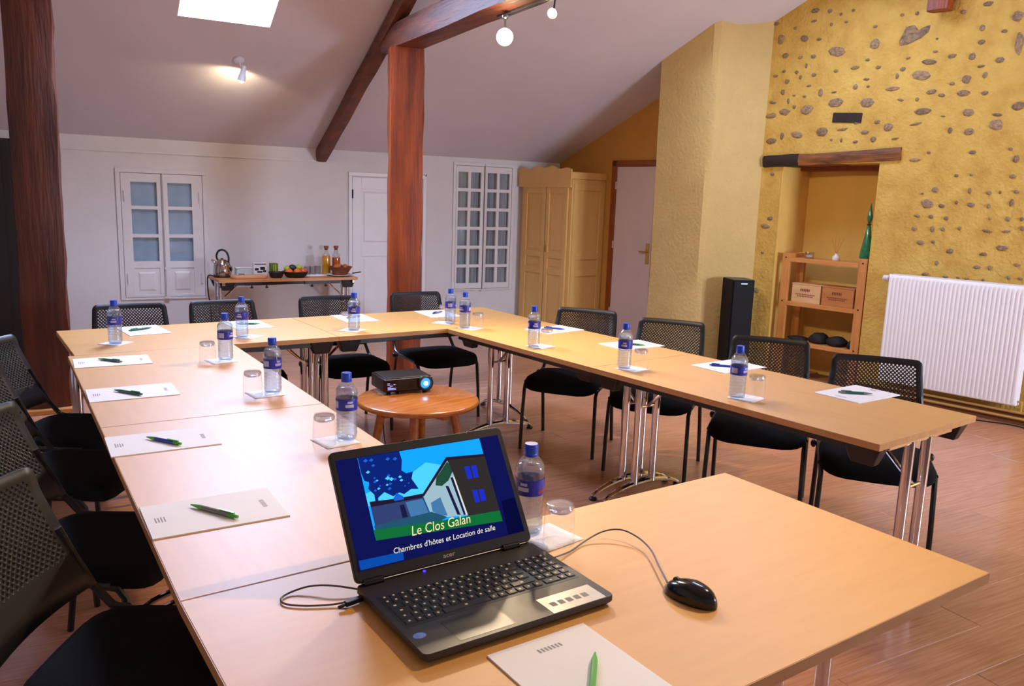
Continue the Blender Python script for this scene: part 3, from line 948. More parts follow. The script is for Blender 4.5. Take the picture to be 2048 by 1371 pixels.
def folding_table(name, label, cat, cx, cy, rz, L, D, top_mat='beech', edge_mat='beech_edge', group=None, feet_gap=0.044, knobs=False, th=0.026, cut=(0, 0, 0, 0), bump=.085):
    t = thing(name, label, cat, (cx, cy, 0), rz, group)
    q = [(-L / 2 + cut[0], -D / 2), (L / 2 + cut[1], -D / 2), (L / 2 + cut[2], D / 2), (-L / 2 + cut[3], D / 2)]
    e_ = .0014
    qi = [(x + (e_ if i in (0, 3) else -e_), y + (e_ if i < 2 else -e_)) for i, (x, y) in enumerate(q)]
    MB().prism(qi, TH - th, TH).build('tabletop', top_mat, t, smooth=0, bevel=0.0012, bseg=2)
    e = MB()
    for i in range(4):
        j = (i + 1) % 4
        e.prism([q[i], q[j], qi[j], qi[i]], TH - th, TH - .001)
    e.build('edge_band', edge_mat, t, smooth=0)
    for s in (-1, 1):
        MB().box(-L / 2 + .06, L / 2 - .06, s * (D / 2 - .055) - .012, s * (D / 2 - .055) + .012, TH - th - .034, TH - th).build('side_rail', 'steel_dark', t, smooth=0, bevel=0.002, bseg=1)
    for sx in (-1, 1):
        x = sx * (L / 2 - feet_gap)
        for sy in (-1, 1):
            bx, by = sx * (L / 2 - bump), sy * (D / 2 - bump * .75)
            MB().hexa([(bx - .045, by - .022, TH - th - .078), (bx + .045, by - .022, TH - th - .078), (bx + .045, by + .022, TH - th - .078), (bx - .045, by + .022, TH - th - .078),
                       (bx - .075, by - .035, TH - th), (bx + .075, by - .035, TH - th), (bx + .075, by + .035, TH - th), (bx - .075, by + .035, TH - th)]).build('corner_bumper', 'black_plastic', t, smooth=0, bevel=0.006)
        MB().box(x - .014, x + .014, -.25, .25, TH - th - .030, TH - th).build('top_bracket', 'chrome', t, smooth=0, bevel=0.003)
        for sy in (-1, 1):
            MB().tube([(x, sy * .068, 0.075), (x, sy * .068, TH - th - .02)], 0.0205, 14).build('leg', 'chrome', t)
        path = []
        for i in range(17):
            q = -1 + 2 * i / 16
            path.append((x, q * .285, 0.020 + 0.062 * (1 - q * q) ** 0.75))
        ft = MB().tube(path, [0.012 + 0.006 * (1 - abs(-1 + 2 * i / 16)) for i in range(17)], 10).build('foot', 'chrome', t)
        for sy in (-1, 1):
            MB().lathe([(0, 0), (0.02, 0.001), (0.022, 0.01), (0.014, 0.02), (0, 0.021)], 12, (x, sy * .28, 0)).build('foot_tip', 'black_plastic', ft)
        MB().tube([(x, 0, 0.50), (x - sx * .20, 0, TH - th - .03)], 0.009, 8).tube([(x, -.07, 0.50), (x, .07, 0.50)], 0.008, 8).build('brace', 'chrome', t)
    if knobs:
        for kx in (-0.36, -0.22, 0.22, 0.36):
            MB().lathe([(0.006, 0), (0.006, -.016), (0.016, -.018), (0.012, -.03), (0, -.03)], 10, (kx, -D / 2 + .06, TH - th - .034)).build('knob', 'black_plastic', t)
        MB().box(-.42, -.14, -D / 2 + .03, -D / 2 + .09, TH - th - .034, TH - th - .001).box(.14, .42, -D / 2 + .03, -D / 2 + .09, TH - th - .034, TH - th - .001).build('link_plate', 'steel_dark', t, smooth=0)
    return t


def place_len(origin, ang, s, d, L, D):       # centre of a table whose near corner is s along and d across from the origin
    c, sn = math.cos(ang), math.sin(ang)
    return origin[0] + c * (s + L / 2) - sn * (d + D / 2), origin[1] + sn * (s + L / 2) + c * (d + D / 2)


TG = 'beech folding tables set in a closed ring'
# near table (from the corner at the origin)
an = -0.0065
cx, cy = place_len((0, 0), an, 0, -0.7975, 1.62, 0.7975)
folding_table('folding_table', 'beech folding table nearest the camera carrying the laptop', 'table', cx, cy, an, 1.62, 0.7975, group=TG, feet_gap=.10, bump=.13)
# left arm
al = -0.0371 + PI / 2
for s, L, ct_, lab in ((0.001, 1.385, (.030, 0, 0, 0), 'beech folding table on the left, joining the laptop table'), (1.388, 1.374, (0, .030, 0, 0), 'beech folding table on the left, farther one next to the back row')):
    cx, cy = place_len((0.0, 0.0), al, s, -0.79, L, 0.79)
    folding_table('folding_table', lab, 'table', cx, cy, al, L, 0.79, group=TG, cut=ct_, bump=.125)
# back row
ab = 0.0
for s, L, lab in ((0.0, 1.365, 'beech folding table at the back, left half of the rear row'), (1.367, 1.495, 'beech folding table at the back, right half under the middle post')):
    cx, cy = place_len((0.132, 3.561), ab, s, -0.797, L, 0.797)
    folding_table('folding_table', lab, 'table', cx, cy, ab, L, 0.797, group=TG)
# right arm
ar = 0.0479 - PI / 2
for s, L, ct_, lab in ((0.002, 1.33, (0, 0, 0, .036), 'beech folding table on the right, farther one touching the rear row'), (1.334, 1.514, (0, 0, 0, 0), 'beech folding table on the right whose pale end faces the camera')):
    cx, cy = place_len((2.2236, 2.762), ar, s, 0.0, L, 0.77)
    folding_table('folding_table', lab, 'table', cx, cy, ar, L, 0.77, group=TG, cut=ct_, bump=.125 if s < 1 else .085)
# buffet
folding_table('buffet_table', 'narrow folding table against the back wall holding drinks and fruit', 'table', 2.36, 6.20, rad(-3), 1.34, 0.50, 'buffet_wood', 'buffet_wood', knobs=True)


# ================================================================== CHAIRS
def lerp(a, b, q):
    return a + (b - a) * q


def chair_proto(label):
    t = thing('meeting_chair', label, 'chair')
    # seat
    mb = MB()
    n = 28
    vs, fs = [], []
    lay = ((0.90, 0.405, 0), (1.0, 0.418, 0), (1.0, 0.440, 0), (0.96, 0.458, 0), (0.80, 0.466, 0), (0.4, 0.468, 0))
    for q, z, _ in lay:
        for i in range(n):
            a = 2 * PI * i / n
            ex = 0.42
            x = math.copysign(abs(math.cos(a)) ** ex, math.cos(a)) * 0.245 * q
            y = math.copysign(abs(math.sin(a)) ** ex, math.sin(a)) * 0.235 * q - 0.025
            zz = z - (0.028 * max(0, (-y - 0.15) / 0.11) ** 2)
            vs.append(Vector((x * (1 - 0.06 * (y + .2)), y, zz)))
    for l in range(len(lay) - 1):
        fs += [(l * n + i, l * n + (i + 1) % n, (l + 1) * n + (i + 1) % n, (l + 1) * n + i) for i in range(n)]
    fs += [tuple(range(n - 1, -1, -1)), tuple(range((len(lay) - 1) * n, len(lay) * n))]
    mb.add(vs, fs).build('seat', 'seat_fabric', t, smooth=60)
    # backrest: perforated shell
    def P(a, b):                      # a in -1..1 across, b in 0..1 up
        zz = 0.515 + 0.335 * b
        w = lerp(0.232, 0.205, b)
        return Vector((a * w, 0.235 + 0.125 * b + 0.028 * (1 - a * a) - 0.02 * (1 - b) ** 2 + (-0.012 * max(0, b - .8) / .2), zz))
    mb = MB()
    NX, NZ = 42, 24
    a0, a1, c0, c1 = -0.88, 0.88, 0.26, 0.92
    idx, vs, fs = {}, [], []

    def vid(a, b):
        k = (round(a, 4), round(b, 4))
        if k not in idx:
            idx[k] = len(vs)
            vs.append(P(a, b))
        return idx[k]
    HX, HZ = NX, NZ                    # rhombic lattice, every second node
    def L_(i, j):
        return vid(lerp(a0, a1, i / HX), lerp(c0, c1, j / HZ))
    def I_(i, j, ci, cj):
        k = 0.62
        return vid(lerp(a0, a1, (ci + (i - ci) * k) / HX), lerp(c0, c1, (cj + (j - cj) * k) / HZ))
    for i in range(0, HX + 1):
        for j in range(0, HZ + 1):
            if (i + j) % 2 == 0:
                continue
            nb_ = [(i - 1, j), (i, j - 1), (i + 1, j), (i, j + 1)]
            ins = [p for p in nb_ if 0 <= p[0] <= HX and 0 <= p[1] <= HZ]
            if len(ins) == 4:
                o_ = [L_(*p) for p in nb_]
                q_ = [I_(*p, i, j) for p in nb_]
                fs += [(o_[k], o_[(k + 1) % 4], q_[(k + 1) % 4], q_[k]) for k in range(4)]
            elif len(ins) == 3:
                c_ = L_(i, j)
                ring_ = [p for k, p in enumerate(nb_)]
                for k in range(4):
                    p1, p2 = nb_[k], nb_[(k + 1) % 4]
                    if p1 in ins and p2 in ins:
                        fs.append((L_(*p1), L_(*p2), c_))
            elif len(ins) == 2:
                fs.append((L_(*ins[0]), L_(*ins[1]), L_(i, j)))
    xs = [lerp(a0, a1, i / NX) for i in range(NX + 1)]
    zs = [lerp(c0, c1, j / NZ) for j in range(NZ + 1)]
    rr = 0.10                          # rounded upper corners
    for i in range(NX):
        fs.append((vid(xs[i], 0.0), vid(xs[i + 1], 0.0), vid(xs[i + 1], 0.13), vid(xs[i], 0.13)))
        fs.append((vid(xs[i], 0.13), vid(xs[i + 1], 0.13), vid(xs[i + 1], c0), vid(xs[i], c0)))
        fs.append((vid(xs[i], c1), vid(xs[i + 1], c1), vid(xs[i + 1], 1.0), vid(xs[i], 1.0)))
    for sg in (-1, 1):
        zz = [0.0, 0.13] + zs
        for j in range(len(zz) - 1):
            f = (vid(sg * 0.88, zz[j]), vid(sg * 1.0, zz[j]), vid(sg * 1.0, zz[j + 1]), vid(sg * 0.88, zz[j + 1]))
            fs.append(f if sg > 0 else f[::-1])
        f = (vid(sg * 0.88, c1), vid(sg * 1.0, c1), vid(sg * 0.975, 0.965), vid(sg * 0.93, 0.993), vid(sg * 0.88, 1.0))
        fs.append(f if sg > 0 else f[::-1])
    mb.add(vs, fs).build('backrest', 'chair_shell', t, smooth=50, solid=0.007)
    for sg in (-1, 1):
        MB().tube([(sg * .238, -.222, 0.0), (sg * .236, -.212, .20), (sg * .232, -.195, .385), (sg * .234, -.175, .415), (sg * .238, -.13, .425)], 0.0115, 8).build('leg', 'chair_tube', t)
        MB().tube([(sg * .242, .235, 0.0), (sg * .240, .205, .22), (sg * .238, .165, .40), (sg * .238, .14, .425)], 0.0115, 8).build('leg', 'chair_tube', t)
        MB().tube([(sg * .238, -.16, .425), (sg * .240, .10, .432), (sg * .238, .175, .45), (sg * .232, .222, .51), (sg * .218, .262, .60), (sg * .205, .292, .68)], 0.0115, 8).build('side_frame', 'chair_tube', t)
        MB().ball((sg * .262, .15, .425), 0.014, 0.02, 0.02, 10, 6).build('pivot_cap', 'black_plastic', t)
    return t


def put_chair(src, x, y, face, label):
    """face = direction the sitter looks, degrees from +x."""
    o = src
    o.location = (x, y, 0)
    o.rotation_euler = (0, 0, rad(face + 90))
    o['label'] = label
    o['group'] = 'black perforated meeting chairs'
    return o


CHAIRS = [
    (0.530, 3.415, -94, 'black chair behind the rear tables, leftmost, below the six-pane casement'),
    (1.105, 3.405, -90, 'black chair behind the rear tables, second from left, below the kettle'),
    (1.810, 3.395, -92, 'black chair behind the rear tables, third from left, below the juice bottles'),
    (2.510, 3.410, -92, 'black chair behind the rear tables, in front of the middle timber post'),
    (2.885, 2.335, -146, 'black chair along the right tables, farthest, in front of the wardrobe'),
    (3.070, 1.740, -147, 'black chair along the right tables, second, in front of the chimney breast'),
    (3.105, 1.010, -146, 'black chair along the right tables, third, in front of the speaker'),
    (3.145, 0.385, -144, 'black chair along the right tables, nearest, in front of the radiator'),
    (0.075, 2.500, -33, 'black chair on the left side, farthest, beside the left timber post'),
    (-0.020, 1.895, -34, 'black chair on the left side, second from the far end'),
    (-0.015, 1.100, -34, 'black chair on the left side, second from the camera'),
    (-0.025, 0.345, -34, 'black chair on the left side, nearest, cut by the bottom edge'),
]
proto = chair_proto(CHAIRS[0][3])
remember(proto)
for i, (x, y, f, lab) in enumerate(CHAIRS):
    put_chair(proto if i == 0 else copy_tree(proto), x, y, f, lab)


# ================================================================== THINGS ON THE TABLES
def note_pad(x, y, rz, label):
    t = thing('note_pad', label, 'notepad', (x, y, TH), rz, 'white note pads')
    MB().box(-.163, .163, -.112, .112, 0.0, 0.0035).build('sheets', 'paper', t, smooth=0)
    pr = MB()
    z = 0.0038
    r = random.Random(int(abs(x * 77 + y * 131) * 10))
    # letterhead strokes at the far short end, address lines at the near one
    for i in range(7):
        yy = -.028 + i * .008
        pr.add([(.118, yy, z), (.130, yy + .001, z), (.130, yy + .005, z), (.118, yy + .004, z)], [(0, 1, 2, 3)])
    for i in range(4):
        a = .012 + .012 * r.random()
        pr.add([(-.142 + i * .007, -a, z), (-.139 + i * .007, -a, z), (-.139 + i * .007, a, z), (-.142 + i * .007, a, z)], [(0, 1, 2, 3)])
    pr.build('letterhead', 'print_grey', t, smooth=0)
    return t


def pen(x0, y0, x1, y1, body, tip, label, z=TH + 0.0035):
    dx, dy = x1 - x0, y1 - y0
    t = thing('pen', label, 'pen', ((x0 + x1) / 2, (y0 + y1) / 2, z), math.atan2(dy, dx), 'ballpoint pens on the pads')
    L = max(0.135, min(0.165, math.hypot(dx, dy)))
    r = 0.0062
    ry = Matrix.Rotation(PI / 2, 4, 'Y')
    mm = Matrix.Translation((0, 0, r)) @ ry
    MB().lathe([(0, -L * .30), (r, -L * .30), (r, L * .24), (0, L * .24)], 10, mtx=mm).build('barrel', body, t)
    MB().lathe([(r, L * .24), (r * .95, L * .30), (r * .55, L * .42), (r * .25, L * .5), (0, L * .5)], 10, mtx=mm).build('tip', tip, t)
    MB().lathe([(0, -L * .5), (r * .7, -L * .495), (r * .7, -L * .42), (r * 1.02, -L * .41), (r * 1.02, -L * .30), (0, -L * .30)], 10, mtx=mm).box(-L * .42, -L * .12, -.0022, .0022, 2 * r, 2 * r + .003).build('clip', tip, t)
    return t


PADS = [
    (0.183, 0.437, -0.05, 'white note pad on the left tables, nearest the camera'),
    (0.200, 1.128, -0.06, 'white note pad on the left tables, second from the camera'),
    (0.236, 1.862, -0.06, 'white note pad on the left tables, third from the camera'),
    (0.266, 2.540, -0.08, 'white note pad on the left tables, farthest'),
    (0.560, 3.395, PI / 2 + .06, 'white note pad on the rear tables behind the leftmost bottle'),
    (1.152, 3.372, PI / 2 + .02, 'white note pad on the rear tables, second from left'),
    (1.865, 3.385, PI / 2 - .05, 'white note pad on the rear tables, third from left'),
    (2.490, 3.360, PI / 2 - .10, 'white note pad on the rear tables below the middle post'),
    (2.843, 2.458, PI + .12, 'white note pad on the right tables, farthest'),
    (2.925, 1.822, PI + .0, 'white note pad on the right tables, second from far end'),
    (2.965, 1.130, PI + .02, 'white note pad on the right tables, third from far end'),
    (3.020, 0.428, PI + .0, 'white note pad on the right tables, nearest to the table end'),
    (0.531, -0.655, PI / 2 - .01, 'white note pad in front of the laptop at the bottom edge'),
]
for p_ in PADS:
    note_pad(*p_)
pen(0.219, 0.354, 0.139, 0.497, 'pen_grey', 'pen_green', 'grey pen with green ends on the nearest left note pad')
pen(0.238, 1.042, 0.159, 1.172, 'pen_blue', 'pen_green', 'blue pen with green ends on a left note pad')
pen(0.256, 1.778, 0.175, 1.903, 'pen_teal', 'pen_teal', 'teal pen on the third left note pad')
pen(0.296, 2.475, 0.211, 2.590, 'pen_teal', 'pen_grey', 'grey teal pen on the farthest left note pad')
pen(0.477, 3.365, 0.609, 3.425, 'pen_teal', 'pen_teal', 'teal pen on the leftmost rear note pad')
pen(1.10, 3.39, 1.215, 3.34, 'pen_teal', 'pen_green', 'teal pen with green tip on the second rear note pad')
pen(1.80, 3.36, 1.93, 3.42, 'pen_grey', 'pen_green', 'grey pen with green tip on the third rear note pad')
pen(2.44, 3.34, 2.56, 3.41, 'pen_grey', 'pen_blue', 'grey pen with blue tip on the rear note pad below the post')
pen(2.807, 2.521, 2.885, 2.40, 'pen_blue', 'pen_blue', 'blue pen on the farthest right note pad')
pen(2.885, 1.855, 2.965, 1.745, 'pen_teal', 'pen_green', 'teal pen with green tip on the second right note pad')
pen(2.875, 1.175, 2.960, 1.075, 'pen_blue', 'pen_blue', 'blue pen on the right note pad behind the nearest bottle')
pen(2.945, 0.475, 3.055, 0.375, 'pen_teal', 'pen_grey', 'dark grey pen on the nearest right note pad')
pen(0.500, -0.690, 0.586, -0.598, 'pen_green', 'pen_green', 'bright green pen on the note pad in front of the laptop')


def bottle_proto(label):
    t = thing('water_bottle', label, 'bottle', (0, 0, TH), 0, 'small water bottles')
    prof = [(0, .004), (.020, .002), (.030, .0), (.0345, .006), (.0355, .018)]
    z = .024
    while z < .092:                   # grip rings
        prof += [(.0354, z), (.0330, z + .006), (.0354, z + .012)]
        z += .0145
    prof += [(.0357, .101), (.0357, .146), (.0366, .150), (.0366, .164), (.0345, .174), (.029, .184), (.021, .194), (.0155, .200), (.0140, .206), (.0140, .222), (0, .222)]
    MB().lathe(prof, 28).build('body', 'bottle_plastic', t, smooth=60)
    wprof = [(0, .006), (.029, .004), (.0335, .010), (.0345, .02)]
    z = .028
    while z < .092:
        wprof += [(.0346, z), (.0322, z + .006), (.0346, z + .0115)]
        z += .0145
    wprof += [(.0349, .101), (.0349, .146), (.0357, .151), (.0357, .163), (.0335, .173), (.028, .181), (0, .181)]
    MB().lathe(wprof, 28).build('water', 'bottle_water', t, smooth=60)
    MB().lathe([(0.0162, .198), (.0175, .1985), (.0178, .205), (.0172, .2055), (.0172, .226), (.0160, .229), (0, .229)], 28).build('cap', 'cap_blue', t, smooth=50)
    lab = MB().lathe([(.0363, .104), (.0365, .105), (.0365, .143), (.0363, .144)], 36).build('label', 'label_blue', t)
    pm = MB()
    for a0, a1, z0, z1, mi in ((-.5, .5, .116, .125, 0), (-.3, .35, .129, .135, 0), (1.5, 2.3, .113, .136, 0), (3.0, 3.8, .116, .126, 0), (3.2, 3.7, .130, .137, 0), (4.5, 5.2, .110, .119, 1), (0.9, 1.3, .108, .114, 1)):
        pm.mi = mi
        n = 6
        vs = []
        for i in range(n + 1):
            a = lerp(a0, a1, i / n)
            vs += [Vector((.0368 * math.cos(a), .0368 * math.sin(a), z0)), Vector((.0368 * math.cos(a), .0368 * math.sin(a), z1))]
        pm.add(vs, [(2 * i, 2 * i + 2, 2 * i + 3, 2 * i + 1) for i in range(n)])
    pm.build('print', ['label_pale', 'label_red'], lab)['kind'] = 'stuff'
    return t


def glass_proto(label):
    t = thing('tumbler', label, 'glass', (0, 0, TH), 0, 'upturned glass tumblers')
    H = .102                          # stands upside down, thick base on top
    MB().lathe([(.0355, 0), (.0385, .0), (.0388, .004), (.037, .06), (.0355, H - .008), (.033, H - .001), (.026, H), (0, H - .003)], 28).build('wall', 'tumbler_glass', t, smooth=50)
    MB().lathe([(0, H - .024), (.026, H - .024), (.0325, H - .019), (.0342, H - .010), (.031, H - .004), (0, H - .006)], 28).build('thick_base', 'tumbler_base', t, smooth=50)
    return t


def napkin(x, y, rz, label, z=TH, s=.062):
    mb = MB()
    n = 6
    vs, fs = [], []
    for i in range(n + 1):
        for j in range(n + 1):
            a, b = -s + 2 * s * i / n, -s + 2 * s * j / n
            vs.append(Vector((a, b, 0.0012 + 0.0016 * mnoise.noise(Vector((a * 30 + x * 9, b * 30, y * 5))) ** 2)))
    for i in range(n):
        for j in range(n):
            k = i * (n + 1) + j
            fs.append((k, k + n + 1, k + n + 2, k + 1))
    o = mb.add(vs, fs).build('napkin', 'napkin', None, (x, y, z), (0, 0, rz), solid=0.0012)
    return tag(o, label, 'napkin', 'white paper napkins under the bottles')


SET = [   # bottle xy, bottle turn, glass xy or None, napkin xy, napkin turn, where
    ((0.353, 3.010), 1.0, None, (0.356, 3.030), 0.75, 'leftmost on the rear tables'),
    ((0.994, 2.945), 0.6, None, (1.035, 2.955), 0.60, 'on the rear tables, second from left'),
    ((1.662, 2.925), 0.8, (1.650, 3.010), (1.655, 2.940), 0.70, 'on the rear tables, third from left'),
    ((2.345, 2.935), 2.2, (2.385, 3.085), (2.325, 2.985), 0.65, 'on the rear tables, rightmost, by the inner corner'),
    ((2.335, 2.735), 3.4, (2.405, 2.690), (2.370, 2.712), 0.30, 'farthest on the right tables, at the inner corner'),
    ((2.357, 2.020), 0.9, (2.430, 1.995), (2.400, 2.010), 0.25, 'on the right tables, second from far end'),
    ((2.416, 1.328), 0.4, (2.485, 1.285), (2.450, 1.305), 0.20, 'on the right tables, third from far end'),
    ((2.448, 0.640), 1.4, (2.525, 0.600), (2.486, 0.618), 0.20, 'on the right tables, nearest to the camera'),
    ((0.740, 2.354), 2.0, (0.650, 2.335), (0.715, 2.345), 0.10, 'farthest on the left tables'),
    ((0.727, 1.614), 1.7, (0.640, 1.600), (0.690, 1.606), 0.05, 'middle one on the left tables'),
    ((0.732, 0.869), 1.2, (0.645, 0.850), (0.690, 0.862), 0.10, 'nearest on the left tables, behind the laptop lid'),
    ((0.812, -0.075), 0.2, (0.838, -0.165), (0.838, -0.125), 0.12, 'right behind the laptop on the near table'),
]
bp_ = bottle_proto('')
gp_ = glass_proto('')
remember(bp_)
g_first = True
for i, ((bx, by), br, gxy, (nx, ny), nr_, where) in enumerate(SET):
    b = bp_ if i == 0 else copy_tree(bp_)
    b.location = (bx, by, TH + .0030)
    b.rotation_euler = (0, 0, br)
    b['label'] = 'blue capped small water bottle ' + where
    if gxy:
        g = gp_ if g_first else copy_tree(gp_)
        g_first = False
        g.location = (gxy[0], gxy[1], TH + .0030)
        g['label'] = 'upturned glass tumbler beside the water bottle ' + where
    napkin(nx, ny, nr_, 'white paper napkin under the water bottle ' + where)

# ------------------------------------------------------------------ laptop
LX, LY = 0.530, -0.313
lap = thing('laptop', 'open dark laptop on the near table showing a house slide', 'laptop', (LX, LY, TH), -0.010)
W_, D_, = 0.443, 0.304
base = MB()
bl = rbox(W_, D_, .012, 4)
bl2 = rbox(W_ - .012, D_ - .012, .012, 4)
n = len(bl)
vs = [Vector((x, y, 0.004)) for x, y in bl2] + [Vector((x, y, 0.011)) for x, y in bl] + [Vector((x, y, 0.021)) for x, y in bl] + [Vector((x * .995, y * .995, 0.0235)) for x, y in bl]
fs = [tuple(range(n - 1, -1, -1)), tuple(range(3 * n, 4 * n))]
for l in range(3):
    fs += [(l * n + i, l * n + (i + 1) % n, (l + 1) * n + (i + 1) % n, (l + 1) * n + i) for i in range(n)]
base.add(vs, fs).build('base', 'laptop_body', lap, smooth=40)
ft = MB()
for x in (-.19, .19):
    for y in (-.13, .13):
        ft.lathe([(0, 0), (.01, 0), (.01, .005), (0, .005)], 10, (x, y, 0))
ft.build('rubber_feet', 'black_plastic', lap)
Z0 = 0.0236
MB().box(-.207, .207, -.052, .082, Z0 - .0004, Z0 + .0002).build('keyboard_bed', 'key_black', lap, smooth=0)
kx0, ky0 = -.203, .079
kw, kh = .0197, .0205
key_mesh = {}
KEYS = []
for rrow in range(6):
    h = kh * (0.75 if rrow == 0 else 1.0)
    y1 = ky0 - (0 if rrow == 0 else kh * .75 + (rrow - 1) * kh * 1.08) - .001
    y0_ = y1 - h + .003
    x = kx0
    if rrow == 0:
        ws = [1] * 16 + ['g'] + [1] * 4
    elif rrow == 1:
        ws = [.8] + [1] * 12 + [2.2] + ['g'] + [1] * 4 + []
    elif rrow == 2:
        ws = [1.4] + [1] * 12 + [1.6] + ['g'] + [1] * 4
    elif rrow == 3:
        ws = [1.7] + [1] * 12 + [1.3] + ['g'] + [1] * 4
    elif rrow == 4:
        ws = [1.25] + [1] * 11 + [2.75] + ['g'] + [1] * 4
    else:
        ws = [1.2, 1, 1, 1, 5.4, 1, 1, 1.2] + [1, 1.2] + [1] + ['g'] + [2.0, 1, 1]
    tot = sum(q for q in ws if q != 'g')
    unit = (.408 - .006) / tot
    for q in ws:
        if q == 'g':
            x += .006
            continue
        KEYS.append((x + .0013, x + q * unit - .0013, y0_, y1))
        x += q * unit
for i, (a, b, c, d) in enumerate(KEYS):
    kk = (round(b - a, 4), round(d - c, 4))
    if kk not in key_mesh:
        hx, hy = kk[0] / 2, kk[1] / 2
        o = MB().hexa([(-hx, -hy, 0), (hx, -hy, 0), (hx, hy, 0), (-hx, hy, 0), (-hx + .0015, -hy + .0015, .0022), (hx - .0015, -hy + .0015, .0022), (hx - .0015, hy - .0015, .0022), (-hx + .0015, hy - .0015, .0022)])
        o.mi = 1
        o.add([(-.0025 if hx < .012 else -.004, -.002, .0023), (.002, -.002, .0023), (.002, .003, .0023), (-.0025 if hx < .012 else -.004, .003, .0023)], [(0, 1, 2, 3)])
        ko = o.build('key', ['key_black', 'key_mark'], lap, smooth=0)
        key_mesh[kk] = ko.data
    else:
        ko = bpy.data.objects.new('key', key_mesh[kk])
        COL.objects.link(ko)
        ko.parent = lap
    ko.location = ((a + b) / 2, (c + d) / 2, Z0 + .0002)
MB().box(-.142, -.020, -.142, -.066, Z0 - .0005, Z0 + .0003).build('touchpad', 'laptop_pad', lap, smooth=0)
set_part_label(MB().box(.066, .200, -.150, -.088, Z0 - .0005, Z0 + .0004).build('info_sticker', 'sticker_silver', lap, smooth=0), 'silver information sticker')
pm = MB()
for i in range(5):
    pm.add([(.080 + i * .02, -.128, Z0 + .0006), (.094 + i * .02, -.128, Z0 + .0006), (.094 + i * .02, -.112, Z0 + .0006), (.080 + i * .02, -.112, Z0 + .0006)], [(0, 1, 2, 3)])
pm.build('sticker_print', 'print_grey', lap, smooth=0)
sb = MB().prism([(-.198 + .013 * math.cos(2 * PI * i / 20), -.088 + .010 * math.sin(2 * PI * i / 20)) for i in range(20)], Z0 - .0004, Z0 + .0004)
set_part_label(sb.build('badge_sticker', 'sticker_blue', lap, smooth=0), 'round blue badge sticker')
for x in (-.185, .160):
    MB().tube([(x - .022, .1455, .026), (x + .022, .1455, .026)], .0095, 12).build('hinge', 'black_gloss', lap)
set_part_label(MB().ball((-.068, .138, Z0 + .001), .0035, .0035, .0022, 10, 6).build('power_light', 'led_blue', lap), 'glowing blue power light')
lid = MB()
LH = 0.283
lp_ = rbox(W_, LH, .012, 4)
mx_ = Matrix.Translation((0, 0, LH / 2)) @ Matrix.Rotation(PI / 2, 4, 'X')
lid.prism(lp_, -.0065, .0065, mx_)
lid_o = lid.build('lid', 'lid_black', lap, (0, .1495, .0262), (rad(-32.7), 0, 0), smooth=40, bevel=0.002)


def SC(u, v, k):                 # point on the inner face of the lid, u right, v up, k = print layer
    return Vector((-W_ / 2 + W_ * u, -.0068 - .00006 * k, LH * v))


SCOL = {'bg': ((14, 18, 78), .9), 'bg2': ((8, 10, 56), .8), 'sky': ((18, 150, 245), 1.0), 'skyb': ((70, 190, 255), 1.0), 'tree': ((12, 34, 112), .9), 'tree2': ((30, 92, 200), .9),
        'wall': ((148, 178, 190), .9), 'wallsh': ((70, 120, 170), .8), 'gable': ((48, 44, 44), .8), 'low': ((48, 62, 108), .9), 'roof': ((34, 26, 48), .8), 'shut': ((30, 44, 190), .9),
        'lawn': ((16, 104, 52), .9), 'lawn2': ((34, 84, 110), .8), 'col': ((206, 214, 200), .9), 'vine': ((34, 76, 56), .8), 'bar': ((10, 70, 160), .9), 'door': ((26, 28, 66), .8), 'text': ((226, 208, 160), 1.0), 'text2': ((220, 214, 200), 1.0)}
names = list(SCOL)
for k_ in names:
    emit('screen_' + k_, *SCOL[k_])
sc = MB()
LAY = [0]


def poly(key, pts, n=None):
    LAY[0] += 1
    sc.mi = names.index(key)
    sc.add([SC(u, v, LAY[0]) for u, v in pts], [tuple(range(len(pts)))])


poly('bg', [(.026, .085), (.970, .085), (.970, .930), (.026, .930)])
poly('bg2', [(.865, .088), (.968, .088), (.968, .375), (.880, .37)])
poly('sky', [(.140, .300), (.850, .240), (.850, .925), (.140, .925)])
poly('skyb', [(.140, .54), (.44, .53), (.60, .75), (.50, .80), (.36, .70), (.14, .64)])
poly('tree', [(.142, .925), (.369, .925), (.372, .85), (.356, .77), (.378, .74), (.417, .745), (.400, .69), (.425, .60), (.385, .61), (.340, .58), (.317, .60), (.28, .58), (.239, .625), (.20, .59), (.196, .545), (.180, .545), (.184, .62), (.160, .67), (.172, .72), (.150, .74), (.142, .80)])
rr_ = random.Random(4)
for i in range(26):
    u, v = rr_.uniform(.155, .40), rr_.uniform(.63, .91)
    if u > .35 and v > .75:
        continue
    q = rr_.uniform(.005, .013)
    poly('tree2' if i % 3 else 'skyb', [(u - q, v), (u, v - q * 1.1), (u + q * 1.2, v), (u + q * .3, v + q * 1.3)])
poly('low', [(.150, .548), (.437, .540), (.455, .36), (.150, .38)])
poly('roof', [(.150, .572), (.300, .556), (.437, .556), (.437, .525), (.150, .530)])
poly('tree2', [(.275, .56), (.30, .60), (.33, .565), (.33, .54), (.28, .54)])
poly('wallsh', [(.335, .515), (.432, .515), (.445, .40), (.345, .395)])
poly('door', [(.30, .50), (.325, .50), (.33, .40), (.30, .40)])
poly('wall', [(.437, .541), (.620, .784), (.650, .66), (.655, .315), (.539, .335), (.455, .400)])
poly('wallsh', [(.47, .47), (.53, .50), (.545, .345), (.50, .36), (.468, .40)])
poly('vine', [(.535, .66), (.62, .775), (.645, .70), (.60, .62), (.555, .585), (.52, .60)])
poly('door', [(.575, .58), (.592, .575), (.618, .33), (.600, .335)])
poly('door', [(.615, .64), (.630, .64), (.648, .322), (.636, .322)])
